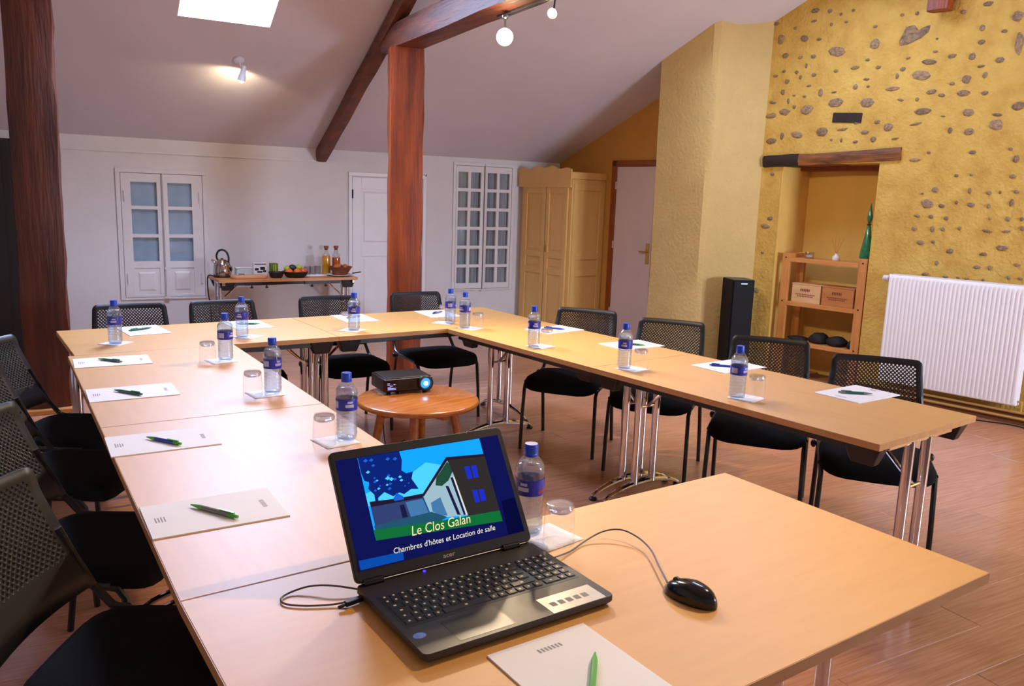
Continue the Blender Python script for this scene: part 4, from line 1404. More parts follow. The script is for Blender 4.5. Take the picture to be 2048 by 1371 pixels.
poly('col', [(.630, .64), (.640, .64), (.662, .318), (.650, .318)])
poly('gable', [(.622, .794), (.851, .770), (.851, .230), (.660, .300), (.638, .660)])
poly('roof', [(.432, .545), (.620, .812), (.850, .785), (.850, .765), (.624, .785), (.440, .530)])
poly('shut', [(.712, .709), (.786, .702), (.780, .599), (.712, .601)])
poly('shut', [(.720, .505), (.791, .496), (.788, .399), (.720, .399)])
poly('gable', [(.743, .706), (.752, .705), (.750, .60), (.742, .60)])
poly('gable', [(.750, .502), (.759, .501), (.757, .399), (.749, .399)])
poly('lawn2', [(.145, .385), (.46, .40), (.54, .335), (.50, .315), (.145, .335)])
poly('lawn', [(.145, .355), (.480, .318), (.851, .295), (.851, .205), (.138, .275), (.138, .355)])
poly('bar', [(.030, .159), (.260, .152), (.255, .090), (.030, .090)])
scr = sc.build('screen', ['screen_' + k_ for k_ in names], lid_o, smooth=0)


def text_mesh(txt, size, material, parent, mtx, name, shear=0.0, depth=0.0, width=None):
    cu = bpy.data.curves.new('txt', 'FONT')
    cu.body = txt
    cu.size = size
    cu.shear = shear
    cu.extrude = depth
    cu.resolution_u = 3
    cu.align_x = 'LEFT'
    tmp = bpy.data.objects.new('txt', cu)
    COL.objects.link(tmp)
    bpy.context.view_layer.update()
    me = bpy.data.meshes.new_from_object(tmp.evaluated_get(bpy.context.evaluated_depsgraph_get()))
    bpy.data.objects.remove(tmp)
    bpy.data.curves.remove(cu)
    if width:
        w = max(v.co.x for v in me.vertices) - min(v.co.x for v in me.vertices)
        for v in me.vertices:
            v.co.x *= width / w
    me.transform(mtx)
    me.materials.clear()
    me.materials.append(M[material])
    me.name = name
    o = bpy.data.objects.new(name, me)
    COL.objects.link(o)
    o.parent = parent
    return o


def smtx(u, v, k=60):
    return Matrix.Translation(SC(u, v, k)) @ Matrix.Rotation(PI / 2, 4, 'X')


text_mesh('Le Clos Galan', .030, 'screen_text', lid_o, smtx(.322, .250), 'slide_title', .25, width=.150)
text_mesh("Chambres d'h\u00f4tes et Location de salle", .017, 'screen_text2', lid_o, smtx(.208, .150), 'slide_subtitle', .2, width=.258)
text_mesh('acer', .014, 'sticker_silver', lid_o, smtx(.465, .032, 12), 'lid_lettering', 0.1, width=.030)

# loop of cable with a plug at the laptop's left side
cp = [(0.318, -0.192, .012), (0.296, -0.188, .010), (0.262, -0.178, .005), (0.225, -0.162, .004), (0.190, -0.140, .004), (0.172, -0.118, .004), (0.176, -0.096, .004), (0.200, -0.084, .005), (0.238, -0.092, .012), (0.275, -0.120, .016), (0.318, -0.150, .010)]


def smooth_path(P, n=6):
    P = [Vector(p) for p in P]
    out = []
    for i in range(len(P) - 1):
        a, b, c, d = P[max(i - 1, 0)], P[i], P[i + 1], P[min(i + 2, len(P) - 1)]
        for j in range(n):
            q = j / n
            out.append(0.5 * ((2 * b) + (c - a) * q + (2 * a - 5 * b + 4 * c - d) * q * q + (3 * b - a - 3 * c + d) * q ** 3))
    out.append(P[-1])
    return out


ct = thing('usb_cable', 'short looped grey cable with black plug on the laptop\'s left side', 'cable', (0, 0, TH))
MB().tube(smooth_path(cp), .0022, 6).build('cord', 'cable_grey', ct)
MB().box(-.028, .018, -.006, .006, 0.004, .014).tube([(-.028, 0, .009), (-.044, 0, .007)], .004, 8).build('plug', 'cable_black', ct, (0.300, -0.190, 0), (0, 0, .18), bevel=.002)

# mouse
mo = thing('computer_mouse', 'glossy black mouse right of the laptop', 'mouse', (0.908, -0.530, TH), rad(8))
mb = MB()
vs, fs = [], []
NS, NR = 20, 8
for j in range(NR + 1):
    q = j / NR
    hgt = .038 * math.sin(q * PI / 2)
    for i in range(NS):
        a = 2 * PI * i / NS
        k = math.cos(q * PI / 2) ** 0.55 if j < NR else 0.0
        x = .034 * math.cos(a) * k * (1 + .08 * math.sin(a))
        y = .064 * math.sin(a) * k
        zz = hgt * (1 - .0 * y) * (1 - 0.25 * max(0, y / .064)) + .002
        vs.append(Vector((x, y - .004 * q, zz)))
for j in range(NR):
    fs += [(j * NS + i, j * NS + (i + 1) % NS, (j + 1) * NS + (i + 1) % NS, (j + 1) * NS + i) for i in range(NS)]
fs.append(tuple(range(NS - 1, -1, -1)))
mb.add(vs, fs).build('shell', 'black_gloss', mo, smooth=60)
MB().lathe([(0, -.004), (.009, -.003), (.009, .003), (0, .004)], 14, mtx=Matrix.Translation((0, .036, .027)) @ Matrix.Rotation(PI / 2, 4, 'Y')).build('scroll_wheel', 'steel_dark', mo)
MB().tube([(0, .062, .012), (.001, .030, .0335), (.0, .012, .0385)], .0009, 4).build('button_seam', 'chair_tube', mo)
inv = Matrix.Rotation(-rad(8), 4, 'Z') @ Matrix.Translation((-0.908, 0.530, 0))
mc = [(0.902, -0.468, .012), (0.918, -0.440, .014), (0.946, -0.395, .014), (0.985, -0.330, .016), (1.000, -0.270, .020), (0.988, -0.222, .024), (0.950, -0.198, .018), (0.890, -0.200, .006), (0.830, -0.222, .004), (0.770, -0.240, .010)]
MB().tube(smooth_path([inv @ Vector(p) for p in mc]), .0021, 6).build('cord', 'cable_grey', mo)

# ------------------------------------------------------------------ coffee table with projector
CT = (1.765, 2.285)
ctb = thing('coffee_table', 'low round wooden table standing inside the ring of tables', 'table', (CT[0], CT[1], 0), 0.2)
MB().lathe([(0, .418), (.325, .418), (.338, .424), (.342, .434), (.338, .445), (.33, .450), (0, .450)], 56).build('tabletop', 'coffee_wood', ctb, smooth=40)
MB().box(-.24, .24, -.022, .022, .375, .418).box(-.022, .022, -.24, .24, .372, .4175).build('cross_rail', 'coffee_wood', ctb, smooth=0, bevel=.003)
for k in range(4):
    a = PI / 4 + k * PI / 2
    c, s_ = math.cos(a), math.sin(a)
    MB().tube([(c * .19, s_ * .19, .418), (c * .225, s_ * .225, .25), (c * .275, s_ * .275, 0.0)], [.027, .024, .016], 12).build('leg', 'coffee_wood', ctb)
pj = thing('projector', 'small black projector with a lit blue lens on the round table', 'projector', (1.785, 2.525, .450), rad(-6))
pw_, pd_ = .30, .235
MB().prism(rbox(pw_, pd_, .02, 4), .012, .086).build('housing', 'proj_black', pj, smooth=40, bevel=.006)
MB().prism(rbox(pw_ - .02, pd_ - .03, .02, 4), .086, .091).build('top_cover', 'proj_black', pj, smooth=40, bevel=.003)
MB().box(-.148, .148, -.122, -.1165, .0835, .0875).build('front_trim', 'proj_top', pj, smooth=0, bevel=.001)
gr = MB().box(-.138, -.062, -.1195, -.1165, .022, .074).build('vent', 'black_gloss', pj, smooth=0)
for i in range(7):
    MB().box(-.136, -.064, -.1225, -.1195, .0245 + i * .0069, .0280 + i * .0069).build('vent_slat', 'proj_black', gr, smooth=0)
gg = MB()
for gx, gz, ga, gb in ((-.124, .062, .010, .008), (-.120, .036, .012, .010), (-.104, .034, .012, .009), (-.088, .032, .010, .005), (-.108, .050, .010, .006), (-.090, .058, .007, .005)):
    gg.box(gx - ga * .8, gx + ga * .8, -.1200, -.1190, gz - gb * .8, gz + gb * .8)
gg.build('lamp_glow', 'grille_glow', gr, smooth=0)['kind'] = 'stuff'
rx = Matrix.Translation((.098, -.1165, .052)) @ Matrix.Rotation(PI / 2, 4, 'X')
ln_ = MB().lathe([(.046, -.004), (.046, .014), (.040, .020), (.034, .018), (.030, .004)], 28, mtx=rx).build('lens_ring', 'steel_dark', pj)
MB().lathe([(0, .012), (.016, .0105), (.030, .005), (.030, .002), (0, .002)], 28, mtx=rx).build('lens', 'lens_glow', ln_)
MB().ball(rx @ Vector((0, 0, .013)), .013, .013, .013, 14, 8).build('lens_core', 'lens_core', ln_)
MB().box(.0, .035, -.119, -.1165, .032, .052).build('sensor_window', 'black_gloss', pj, smooth=0)
MB().lathe([(0, 0), (.012, 0), (.012, .013), (0, .013)], 12, (-.11, -.08, 0)).lathe([(0, 0), (.012, 0), (.012, .013), (0, .013)], 12, (.11, -.08, 0)).lathe([(0, 0), (.012, 0), (.012, .013), (0, .013)], 12, (0, .09, 0)).build('feet', 'black_plastic', pj)
tag(MB().tube(smooth_path([(1.76, 2.65, .47), (1.76, 2.70, .455), (1.80, 2.80, .20), (1.83, 2.80, .01), (2.0, 2.9, .005)]), .004, 6).build('projector_cable', 'cable_black'), 'thin black cable dropping behind the projector to the floor', 'cable')

# ------------------------------------------------------------------ buffet
BZ = TH
kt = thing('kettle', 'polished steel kettle with a tall black loop handle on the buffet', 'kettle', (1.785, 6.26, BZ), rad(-30))
MB().lathe([(0, 0), (.082, 0), (.084, .012), (.076, .022), (0, .022)], 24).build('power_base', 'black_plastic', kt)
MB().lathe([(0, .022), (.080, .023), (.083, .032), (.082, .07), (.075, .11), (.060, .145), (.042, .162), (.040, .166), (0, .172)], 28).build('body', 'steel_kettle', kt, smooth=60)
MB().lathe([(.014, .168), (.012, .176), (0, .180)], 14).build('lid_knob', 'black_plastic', kt)
MB().tube(smooth_path([(-.040, 0, .160), (-.050, 0, .200), (-.030, 0, .245), (.008, 0, .258), (.045, 0, .235), (.062, 0, .185), (.060, 0, .135), (.072, 0, .10)]), .0095, 10).build('handle', 'black_plastic', kt)
MB().tube([(-.058, 0, .125), (-.080, 0, .150), (-.098, 0, .158)], [.018, .014, .009], 10).build('spout', 'steel_kettle', kt)
MB().lathe([(0, 0), (.022, 0), (.024, .004), (.022, .006), (0, .006)], 18, mtx=Matrix.Translation((.083, 0, .08)) @ Matrix.Rotation(PI / 2, 4, 'Y')).build('gauge', 'black_gloss', kt)
tag(MB().tube(smooth_path([(1.71, 6.30, .748), (1.675, 6.30, .756), (1.655, 6.29, .73), (1.655, 6.285, .60), (1.68, 6.30, .42), (1.69, 6.33, .20), (1.72, 6.40, .01)]), .006, 6).build('kettle_cable', 'cable_black'), 'black kettle cable hanging over the buffet table\'s left edge', 'cable')
o = MB().prism(rbox(.34, .15, .06, 6), 0, .030).build('cutting_board', 'board_wood', None, (1.985, 6.085, BZ), (0, 0, -.05), bevel=.006)
tag(o, 'thick pale wooden board lying in front of the kettle', 'board')


def bowl(name, label, x, y, r, h, material):
    t = thing(name, label, 'bowl', (x, y, BZ))
    MB().lathe([(0, 0), (r * .62, 0), (r * .78, h * .25), (r * .97, h * .9), (r, h), (r * .95, h), (r * .74, h * .28), (r * .6, h * .08), (0, h * .08)], 26).build('body', material, t, smooth=50)
    return t


b1 = bowl('sauce_bowl', 'small black bowl in front of the striped box on the buffet', 2.238, 6.06, .076, .058, 'bowl_black')
MB().lathe([(0, .030), (.05, .030), (.062, .034), (0, .040)], 16).build('filling', 'box_pale', b1)
bowl('fruit_bowl', 'wide black bowl full of oranges and apples on the buffet', 2.435, 6.08, .128, .058, 'bowl_black')
fg = 'fruit in the black bowl'
for k, (dx, dy, dz, m_, lab, nm, r) in enumerate([
        (-.075, -.03, .052, 'orange_peel', 'orange at the left front of the fruit bowl', 'orange', .038), (-.005, -.06, .055, 'orange_peel', 'orange at the middle front of the fruit bowl', 'orange', .036),
        (.072, -.02, .052, 'fruit_red', 'reddish peach at the right of the fruit bowl', 'peach', .038), (-.02, .035, .088, 'fruit_dark', 'dark avocado lying on top of the fruit', 'avocado', .034),
        (.045, .035, .088, 'apple_green', 'green apple on top at the right of the fruit bowl', 'apple', .036), (-.065, .045, .078, 'apple_green', 'yellow green apple at the back left of the fruit bowl', 'apple', .035), (.0, .075, .060, 'orange_peel', 'orange at the back of the fruit bowl', 'orange', .037)]):
    f = thing(nm, lab, 'fruit', (2.435 + dx, 6.08 + dy, BZ + dz))
    MB().ball((0, 0, 0), r * (1.25 if nm == 'avocado' else 1), r, r * .93, 14, 9).build('flesh', m_, f, smooth=60)
    MB().tube([(0, 0, r * .85), (.002, 0, r * 1.05)], .003, 6).build('stem', 'cork', f)
o = thing('tea_box', 'white box with dark bands behind the small black bowl', 'box', (2.125, 6.22, BZ), -.05)
MB().box(-.062, .062, -.035, .035, 0, .135).build('carton', 'ceramic', o, smooth=0, bevel=.002)
pb = MB().box(-.055, .055, -.0358, -.035, .118, .126)
for a, b, c, d in ((-.05, -.015, .062, .085), (.0, .045, .068, .095), (-.03, .02, .04, .055), (.025, .055, .045, .066)):
    pb.box(a, b, -.0358, -.035, c, d)
pb.build('print', 'black_plastic', o, smooth=0)['kind'] = 'stuff'
o = thing('green_box', 'small green striped packet between the two black bowls', 'packet', (2.275, 6.25, BZ), -.05)
MB().box(-.036, .036, -.03, .03, 0, .125).build('carton', 'box_green', o, smooth=0, bevel=.002)
MB().box(-.012, -.004, -.0308, -.03, .01, .115).box(.006, .018, -.0308, -.03, .01, .115).build('print', 'apple_green', o, smooth=0)['kind'] = 'stuff'
o = thing('sugar_tub', 'pale translucent tub with lid behind the wooden board', 'tub', (1.995, 6.30, BZ), -.05)
MB().prism(rbox(.15, .09, .015, 4), 0, .075).build('body', 'box_pale', o, bevel=.003)
MB().prism(rbox(.158, .098, .015, 4), .0755, .086).build('lid', 'ceramic', o, bevel=.002)
MB().box(-.06, .0, -.0462, -.0452, .016, .028).build('print', 'steel_dark', o, smooth=0)
for k, (x, y, lab) in enumerate(((2.60, 6.20, 'clear glass on the buffet, left one behind the fruit bowl'), (2.67, 6.25, 'clear glass on the buffet, second from the juice'), (2.735, 6.27, 'clear glass on the buffet, touching the yellow juice bottle'))):
    t = thing('drinking_glass', lab, 'glass', (x, y, BZ + .004), 0, 'glasses on the buffet')
    MB().lathe([(.026, 0), (.030, .001), (.034, .085), (.032, .085), (.028, .008), (0, .008)], 18).build('wall', 'jar_glass', t, smooth=50)
tag(MB().prism(rbox(.26, .17, .02, 4), 0, .004).build('paper_mat', 'napkin', None, (2.665, 6.22, BZ), (0, 0, .1)), 'white paper mat under the clear glasses on the buffet', 'mat')
for x, y, jm, nm in ((2.815, 6.24, 'juice_yellow', 'yellow'), (2.925, 6.25, 'juice_red', 'reddish orange')):
    t = thing('juice_bottle', 'glass bottle of %s juice with a cork stopper' % nm, 'bottle', (x, y, BZ), 0, 'juice bottles')
    MB().lathe([(0, 0), (.040, 0), (.043, .006), (.043, .175), (.036, .205), (.022, .222), (.019, .235), (.019, .262), (.021, .268), (.018, .268)], 22).build('glass', 'jar_glass', t, smooth=50)
    h = .19 if nm == 'yellow' else .172
    MB().lathe([(0, .004), (.039, .004), (.041, .010), (.041, min(h, .175)), (.036, h), (0, h)], 22).build('juice', jm, t, smooth=50)
    MB().lathe([(0, .248), (.015, .248), (.019, .27), (.024, .271), (.024, .292), (0, .294)], 14).build('stopper', 'cork', t)
tag(MB().lathe([(0, 0), (.07, 0), (.13, .014), (.131, .018), (.07, .006), (0, .006)], 30).build('plate', 'ceramic', None, (2.895, 6.09, BZ)), 'white plate under the bread basket', 'plate')
bk = thing('bread_basket', 'flared wicker basket of bread on a white plate', 'basket', (2.905, 6.09, BZ + .008))
MB().lathe([(0, 0), (.062, 0), (.075, .02), (.115, .082), (.109, .084), (.07, .026), (0, .008)], 26).build('wicker', 'basket_wicker', bk, smooth=50)
rim = MB().tube([(.113 * math.cos(2 * PI * i / 26), .113 * math.sin(2 * PI * i / 26), .083) for i in range(26)], .005, 6, closed=True)
rim.build('rim', 'basket_wicker', bk)
for dx, dy, a, wh in ((-.045, -.02, .3, 'leftmost'), (.045, -.01, 1.4, 'rightmost'), (-.0, .05, 0.1, 'rearmost')):
    o = MB().ball((0, 0, 0), .045, .026, .026, 12, 8).build('bread_roll', 'bread', None, (2.905 + dx, 6.09 + dy, BZ + .094), (0, 0, a), smooth=60)
    tag(o, wh + ' bread roll lying in the wicker basket', 'bread', 'bread rolls in the basket')
kn = thing('knife', 'black handled knife resting on the plate right of the basket', 'knife', (3.015, 6.045, BZ + .024), rad(4))
kn.rotation_euler = (0, rad(-7), rad(4))
MB().box(-.10, 0, -.007, .007, 0, .002).build('blade', 'chrome', kn, smooth=0)
MB().box(0, .095, -.008, .008, -.003, .008).build('handle', 'black_plastic', kn, bevel=.003)

# ------------------------------------------------------------------ wardrobe
wd = thing('wardrobe', 'ochre painted wooden wardrobe with a scalloped crest in the far corner', 'wardrobe', RW(4.875, 0.0), ANG_RW)
# local x: from the far end towards the camera, local y: into the wall
WL, WDp, WH = 0.82, 0.545, 1.80
# move so that the front plane lies 0.545 m in front of the wall
wd.location = RW(4.06 + WL, 0, WDp + 0.004)
MB().box(0, WL, 0.02, WDp, 0.06, WH).build('carcass', 'wardrobe_paint', wd, smooth=0, bevel=.004)
MB().box(0.01, WL - .01, 0.03, WDp - .01, 0, 0.06).build('plinth', 'wardrobe_paint', wd, smooth=0)
for x0, x1 in ((0.06, 0.425), (0.435, 0.775)):
    d = MB()
    st_ = .055
    rails = ((0.09, 0.16), (0.735, 0.80), (0.92, 0.985), (WH - .16, WH - .09))
    d.box(x0, x0 + st_, -.004, .019, .09, WH - .09).box(x1 - st_, x1, -.004, .019, .09, WH - .09)
    for a, b in rails:
        d.box(x0 + st_, x1 - st_, -.004, .019, a, b)
    do = d.build('door', 'wardrobe_paint', wd, smooth=0, bevel=.003, bseg=1)
    for a, b in ((.16, .735), (.80, .92), (.985, WH - .16)):
        MB().box(x0 + st_, x1 - st_, .008, .019, a, b).hexa([(x0 + st_ + .02, .008, a + .02), (x1 - st_ - .02, .008, a + .02), (x1 - st_ - .02, .008, b - .02), (x0 + st_ + .02, .008, b - .02),
                                                            (x0 + st_ + .035, .003, a + .035), (x1 - st_ - .035, .003, a + .035), (x1 - st_ - .035, .003, b - .035), (x0 + st_ + .035, .003, b - .035)]).build('panel', 'wardrobe_paint', do, smooth=0)
    if x0 > .3:
        set_part_label(MB().box(x0 + .008, x0 + .03, -.009, -.004, 0.98, 1.06).tube([(x0 + .018, -.009, 1.03), (x0 + .018, -.022, 1.03)], .005, 8).build('lock_plate', 'brass', do), 'small brass lock plate')
sp = MB()
y0, y1 = .045, WDp - .03
for a, b in ((0.10, 0.16), (0.735, 0.80), (0.92, 0.985), (WH - .12, WH - .05)):
    sp.box(WL, WL + .012, y0 + .06, y1 - .06, a, b)
sp.box(WL, WL + .012, y0, y0 + .06, .10, WH - .05).box(WL, WL + .012, y1 - .06, y1, .10, WH - .05)
sp.build('side_frame', 'wardrobe_paint', wd, smooth=0, bevel=.002, bseg=1)
MB().box(-.015, WL + .018, .0, WDp, WH, WH + .075).build('cornice', 'wardrobe_paint', wd, smooth=0, bevel=.006)
cr = []
for i in range(41):
    q = i / 40
    cr.append((-.02 + (WL + .035) * q, WH + .055 + .045 + .030 * math.sin(q * PI) + .012 * math.sin(q * PI * 7)))
poly_ = [(-.02, WH - .095), (WL + .015, WH - .095)] + [(x, z) for x, z in reversed(cr)]
MB().prism(poly_, -.0, .022, Matrix.Translation((0, .0, 0)) @ Matrix.Rotation(PI / 2, 4, 'X')).build('crest', 'wardrobe_paint', wd, smooth=0, bevel=.003)

# ------------------------------------------------------------------ speaker
sk_ = thing('tower_speaker', 'slim black tower speaker standing before the chimney breast', 'speaker', (5.66, 3.33, 0), rad(-28))
MB().box(-.13, .13, -.15, .13, 0, .022).build('foot_plate', 'speaker_black', sk_, smooth=0, bevel=.004)
MB().box(-.105, .105, -.125, .125, .022, .905).build('cabinet', 'speaker_black', sk_, smooth=0, bevel=.006)
MB().box(-.097, .097, -.137, -.126, .05, .895).build('grille', 'speaker_black', sk_, smooth=0, bevel=.005)
MB().box(-.100, .100, -.120, .120, .9055, .909).build('top_panel', 'speaker_top', sk_, smooth=0)
MB().box(-.03, .03, -.1395, -.137, .868, .880).build('badge', 'proj_top', sk_, smooth=0)

# ------------------------------------------------------------------ shelf in the niche
sh = thing('pine_shelf', 'small pine shelf unit standing in the niche', 'shelf', RW(1.785, 0, -0.015), ANG_RW)
SW, SD, SH = .81, .30, 1.155
for x in (0, SW - .075):
    for y in (0, SD - .035):
        po = MB().box(x, x + .075, y, y + .034, 0, SH).build('post', 'pine', sh, smooth=0, bevel=.002, bseg=1)
        if y == 0:
            for z in (.345, .71, 1.115):
                MB().lathe([(0, .002), (.008, .002), (.008, 0), (0, 0)], 8, mtx=Matrix.Translation((x + .036, -.0005, z)) @ Matrix.Rotation(PI / 2, 4, 'X')).build('screw', 'hinge_dark', po)
    MB().box(x + .01, x + .065, .034, SD - .035, SH - .06, SH - .005).build('side_rail', 'pine', sh, smooth=0)
for z in (.325, .69, 1.095):
    so = MB().box(.076, SW - .076, .03, SD - .04, z, z + .018).build('shelf_board', 'pine_x', sh, smooth=0, bevel=.002, bseg=1)
    MB().box(.076, SW - .076, .002, .030, z - .018, z + .020).build('front_lip', 'pine_x', so, smooth=0, bevel=.002, bseg=1)


def on_shelf(x, y, z):
    return sh.location + Matrix.Rotation(ANG_RW, 3, 'Z') @ Vector((x, y, z))


for (x0, w, m_, lab) in ((.105, .285, 'box_wood', 'pale wooden wine case on the left of the middle shelf'), (.405, .30, 'box_wood_dark', 'darker wooden wine case on the right of the middle shelf')):
    t = thing('wine_case', lab, 'crate', on_shelf(x0 + w / 2, .13, .708), ANG_RW)
    MB().box(-w / 2, w / 2, -.095, .10, 0, .165).build('box', m_, t, smooth=0, bevel=.003)
    MB().box(-w / 2 - .002, w / 2 + .002, -.097, .102, .1655, .176).build('lid', m_, t, smooth=0, bevel=.002)
    pm = MB()
    for a, b, c, d in ((-.055, .055, .105, .130), (-.10, .10, .072, .082), (-.085, .085, .055, .065)):
        n = int((b - a) / .016)
        for i in range(n):
            pm.box(a + i * .016, a + i * .016 + .011, -.0958, -.095, c, d)
    pm.build('stencil_print', 'box_print', t, smooth=0)['kind'] = 'stuff'
v = thing('glass_decanter', 'tall pointed green glass bottle with stopper on the shelf top', 'bottle', on_shelf(SW - .048, .055, SH), ANG_RW)
MB().lathe([(0, 0), (.052, 0), (.055, .01), (.050, .06), (.038, .14), (.026, .21), (.017, .27), (.013, .285), (0, .286)], 18).build('body', 'green_glass', v, smooth=50)
MB().lathe([(.014, .286), (.019, .292), (.014, .30), (0, .302)], 16).build('collar', 'lump_dark', v)
MB().lathe([(0, .300), (.012, .306), (.023, .345), (.021, .375), (.010, .43), (.003, .475), (0, .480)], 16).build('stopper', 'green_glass', v, smooth=50)
rdf = thing('reed_diffuser', 'small white scent bottle with thin reeds on the shelf top', 'diffuser', on_shelf(.455, .13, 1.115), 0)
MB().lathe([(0, 0), (.032, 0), (.034, .01), (.032, .035), (.014, .048), (.012, .062), (0, .062)], 18).build('bottle', 'ceramic', rdf, smooth=50)
for k in range(5):
    a = -.6 + k * .35
    MB().tube([(0, 0, .05), (.09 * math.sin(a), .03 * math.cos(k), .05 + .15)], .0018, 5).build('reed', 'pine', rdf)
cd = thing('candle_glass', 'little clear candle glass on the shelf top at left', 'candle', on_shelf(.20, .12, 1.115), 0)
MB().lathe([(0, 0), (.038, 0), (.042, .004), (.042, .055), (.038, .055), (.036, .012), (0, .012)], 18).build('glass', 'jar_glass', cd, smooth=50)
MB().lathe([(0, .013), (.034, .013), (.034, .03), (0, .03)], 14).build('wax', 'ceramic', cd)
for k, (x, w, d, h, lab) in enumerate(((.16, .10, .08, .035, 'flat black object at the left of the bottom shelf'), (.37, .088, .085, .10, 'dark rounded stone in the middle of the bottom shelf'), (.55, .086, .085, .095, 'dark rounded stone at the right of the bottom shelf'), (.69, .042, .065, .075, 'dark stone behind the right shelf post'))):
    mb = MB()
    mb.ball((0, 0, 0), 1, 1, 1, 16, 10)
    vs = []
    for p_ in mb.v:
        q = Vector(p_)
        q *= 1 + .22 * mnoise.noise(q * 1.3 + Vector((k * 5, 0, 0)))
        vs.append((q.x * w, q.y * d, max(q.z, -.55) * h * .62 + h * .342))
    mb.v = vs
    tag(mb.build('dark_stone', 'lump_dark', None, on_shelf(x, .13, .346), (0, 0, ANG_RW), smooth=60), lab, 'stone', 'dark lumps on the bottom shelf')

# ------------------------------------------------------------------ radiator
rd = thing('radiator', 'large white ribbed panel radiator on the stone wall', 'radiator', RW(0.715, 0, 0.0), ANG_RW)
RL, R0, R1 = 1.045, .160, 1.055
NRB = 33
vs, fs = [], []
prof = []
for i in range(NRB):
    x0 = RL * (i + 0.0) / NRB
    w = RL / NRB
    prof += [(x0 + .02 * w, -.118), (x0 + .30 * w, -.1265), (x0 + .70 * w, -.1265), (x0 + .98 * w, -.118)]
prof = [(0, -.112)] + prof + [(RL, -.112)]
for x, y in prof:
    fy = -.118
    vs += [Vector((x, fy, R0)), Vector((x, fy, R0 + .012)), Vector((x, y, R0 + .035)), Vector((x, y, R1 - .055)), Vector((x, fy, R1 - .03)), Vector((x, fy, R1))]
for i in range(len(prof) - 1):
    fs += [(i * 6 + j, (i + 1) * 6 + j, (i + 1) * 6 + j + 1, i * 6 + j + 1) for j in range(5)]
MB().add(vs, fs).build('front_panel', 'radiator_white', rd, smooth=30, solid=.003)
MB().box(0.004, RL - .004, -.060, -.045, R0 + .01, R1 - .02).build('rear_panel', 'radiator_white', rd, smooth=0)
for x in (0, RL - .004):
    MB().box(x, x + .004, -.118, -.04, R0, R1).build('side_cover', 'radiator_white', rd, smooth=0)
tg = MB().box(0, RL, -.120, -.112, R1 - .002, R1 + .004).box(0, RL, -.048, -.04, R1 - .002, R1 + .004)
for i in range(30):
    x = RL * (i + .3) / 30
    tg.box(x, x + RL / 60, -.112, -.048, R1 - .003, R1 + .003)
tg.build('top_grille', 'radiator_white', rd, smooth=0)
for x in (.15, RL - .15):
    MB().box(x - .02, x + .02, -.045, -.002, R0 + .1, R1 - .1).build('wall_bracket', 'radiator_white', rd, smooth=0)
vk = MB().tube([(-.005, -.08, R1 - .035), (-.025, -.08, R1 - .035)], .008, 10).build('valve', 'chrome', rd)
MB().lathe([(0, 0), (.020, 0), (.024, .01), (.022, .045), (.012, .05), (0, .05)], 16, mtx=Matrix.Translation((-.018, -.08, R1 - .035)) @ Matrix.Rotation(-PI / 2, 4, 'Y')).build('valve_head', 'lamp_white', vk)
MB().tube([(RL + .006, -.08, R0 + .03), (RL + .03, -.08, R0 + .03), (RL + .03, -.08, 0.115)], .009, 8).build('feed_pipe', 'pipe_paint', rd)


# ------------------------------------------------------------------ lamps
def spot_lamp(label, base, head, aim, bulb_r, base_r=.03, base_mat='lamp_white', head_mat='lamp_white', base_n=Vector((0, 0, -1)), head_len=.075, globe=False):
    t = thing('spot_lamp', label, 'lamp', base, 0, 'small ceiling spotlights')
    h = Vector(head) - Vector(base)
    rot = base_n.to_track_quat('Z', 'Y').to_matrix().to_4x4()
    MB().lathe([(0, 0), (base_r, 0), (base_r, .012), (base_r * .7, .02), (0, .021)], 20, mtx=rot).build('ceiling_plate', base_mat, t)
    MB().tube([Vector(base_n) * .015, h], .006, 8).build('arm', base_mat, t)
    a = Vector(aim).normalized()
    rm = Matrix.Translation(h) @ a.to_track_quat('Z', 'Y').to_matrix().to_4x4()
    ho = MB().lathe([(0, -head_len * .5), (.016, -head_len * .5), (.020, -head_len * .3), (.022, 0), (.030, head_len * .28), (.032, head_len * .5), (.028, head_len * .48), (.022, head_len * .2), (0, head_len * .2)], 20, mtx=rm).build('head', head_mat, t)
    pos = h + a * (head_len * .5 if not globe else head_len * .5 + bulb_r * .7)
    MB().ball(pos, bulb_r, seg=18, rings=12).build('bulb', 'bulb_glow', ho)
    return t


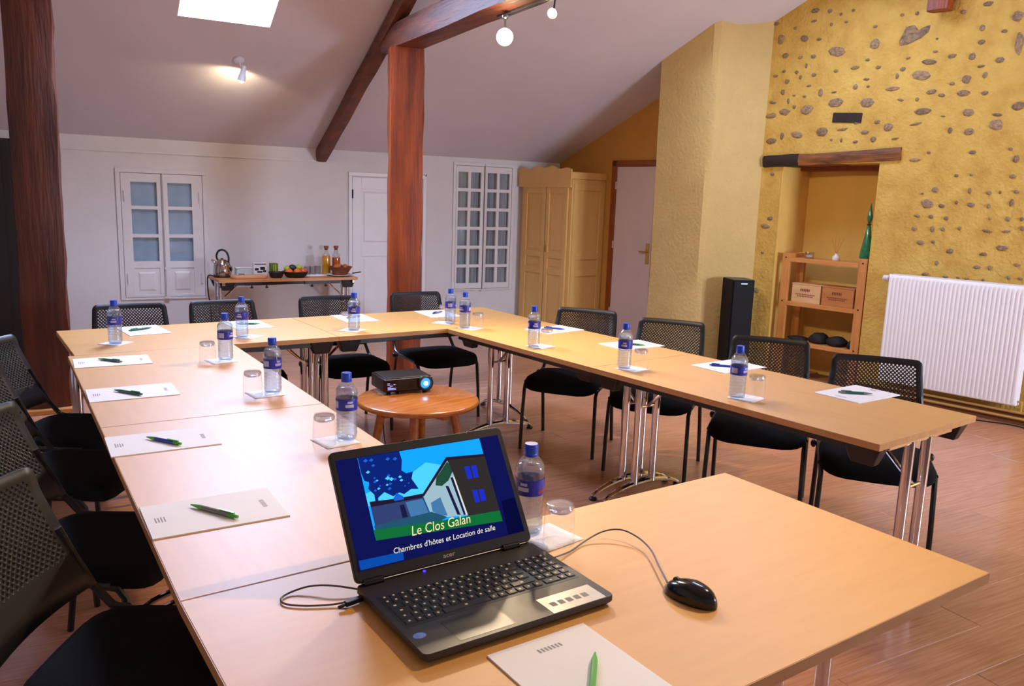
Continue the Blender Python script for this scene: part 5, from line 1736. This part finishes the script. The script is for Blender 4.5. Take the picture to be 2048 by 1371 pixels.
LA = Vector((1.708, 5.301, 2.603))
spot_lamp('white spotlight on the slope below the roof window', LA + cn_in * .003, LA + Vector((.028, .0, -.105)), (-.08, .40, -.9), .022, .042, base_n=cn_in, head_len=.12)
tk = thing('light_track', 'grey light track fixed along the underside of the tie beam', 'light track', b0)
td = Vector((0, 0, 0))
rz_t = rad(84) - PI / 2
tk.location = (2.60, 2.82, 2.668)
tk.rotation_euler = (0, 0, rz_t)
MB().box(-.022, .022, -1.6, 0.02, 0, .026).build('profile', 'rail_metal', tk, smooth=0, bevel=.002)
MB().box(-.006, .006, -1.58, 0.0, -.002, .0).build('slot', 'steel_dark', tk, smooth=0)
CP = Vector(cam.location)
L1 = Vector((2.545, 2.690, 2.536))
spot_lamp('blazing spotlight hanging below the tie beam, facing the camera', L1 + Vector((0, 0, .118)), L1, (CP - L1) + Vector((0.3, 0.5, -.3)), .050, .020, 'rail_metal', 'lamp_white', globe=True, head_len=.05)
L2 = Vector((2.745, 2.493, 2.660))
rl = thing('light_rail', 'thin steel rail crossing above the frame right of the tie beam', 'light track', (2.7, 2.45, 2.86), rad(-6))
MB().tube([(-.10, 0, 0), (.60, 0, 0)], .010, 8).build('profile', 'rail_metal', rl)
spot_lamp('small lit spotlight on a dark arm at the top, right of the blazing one', L2 + Vector((.075, .055, .19)), L2 + Vector((.03, .02, .018)), (-1, -.6, -.5), .026, .012, 'steel_dark', 'rail_metal', base_n=Vector((0, 0, -1)), head_len=.05)

# warm light of the room's spotlights
warm_spot('lamp_light_slope', LA + Vector((.02, .05, -.16)), LA + Vector((-.12, 1.3, -.62)), 6, 165, .35, .03, color=(1.0, .80, .50))
warm_spot('lamp_light_main', L1 + (CP - L1).normalized() * .10, L1 + Vector((-1.2, -2.6, -2.2)), 165, 150, .5, .05)
warm_spot('lamp_light_small', L2 + Vector((-.06, -.05, -.05)), L2 + Vector((-1.25, -.95, -2.6)), 120, 80, .9, .04)
warm_spot('lamp_light_track_a', (2.62, 1.55, 2.58), (5.2, 1.7, 1.2), 48, 110, .8, .04)
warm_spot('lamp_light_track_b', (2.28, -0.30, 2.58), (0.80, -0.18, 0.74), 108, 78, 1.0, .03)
warm_spot('lamp_light_track_c', (2.62, 2.2, 2.58), (6.0, 2.9, 1.3), 46, 110, .8, .04)
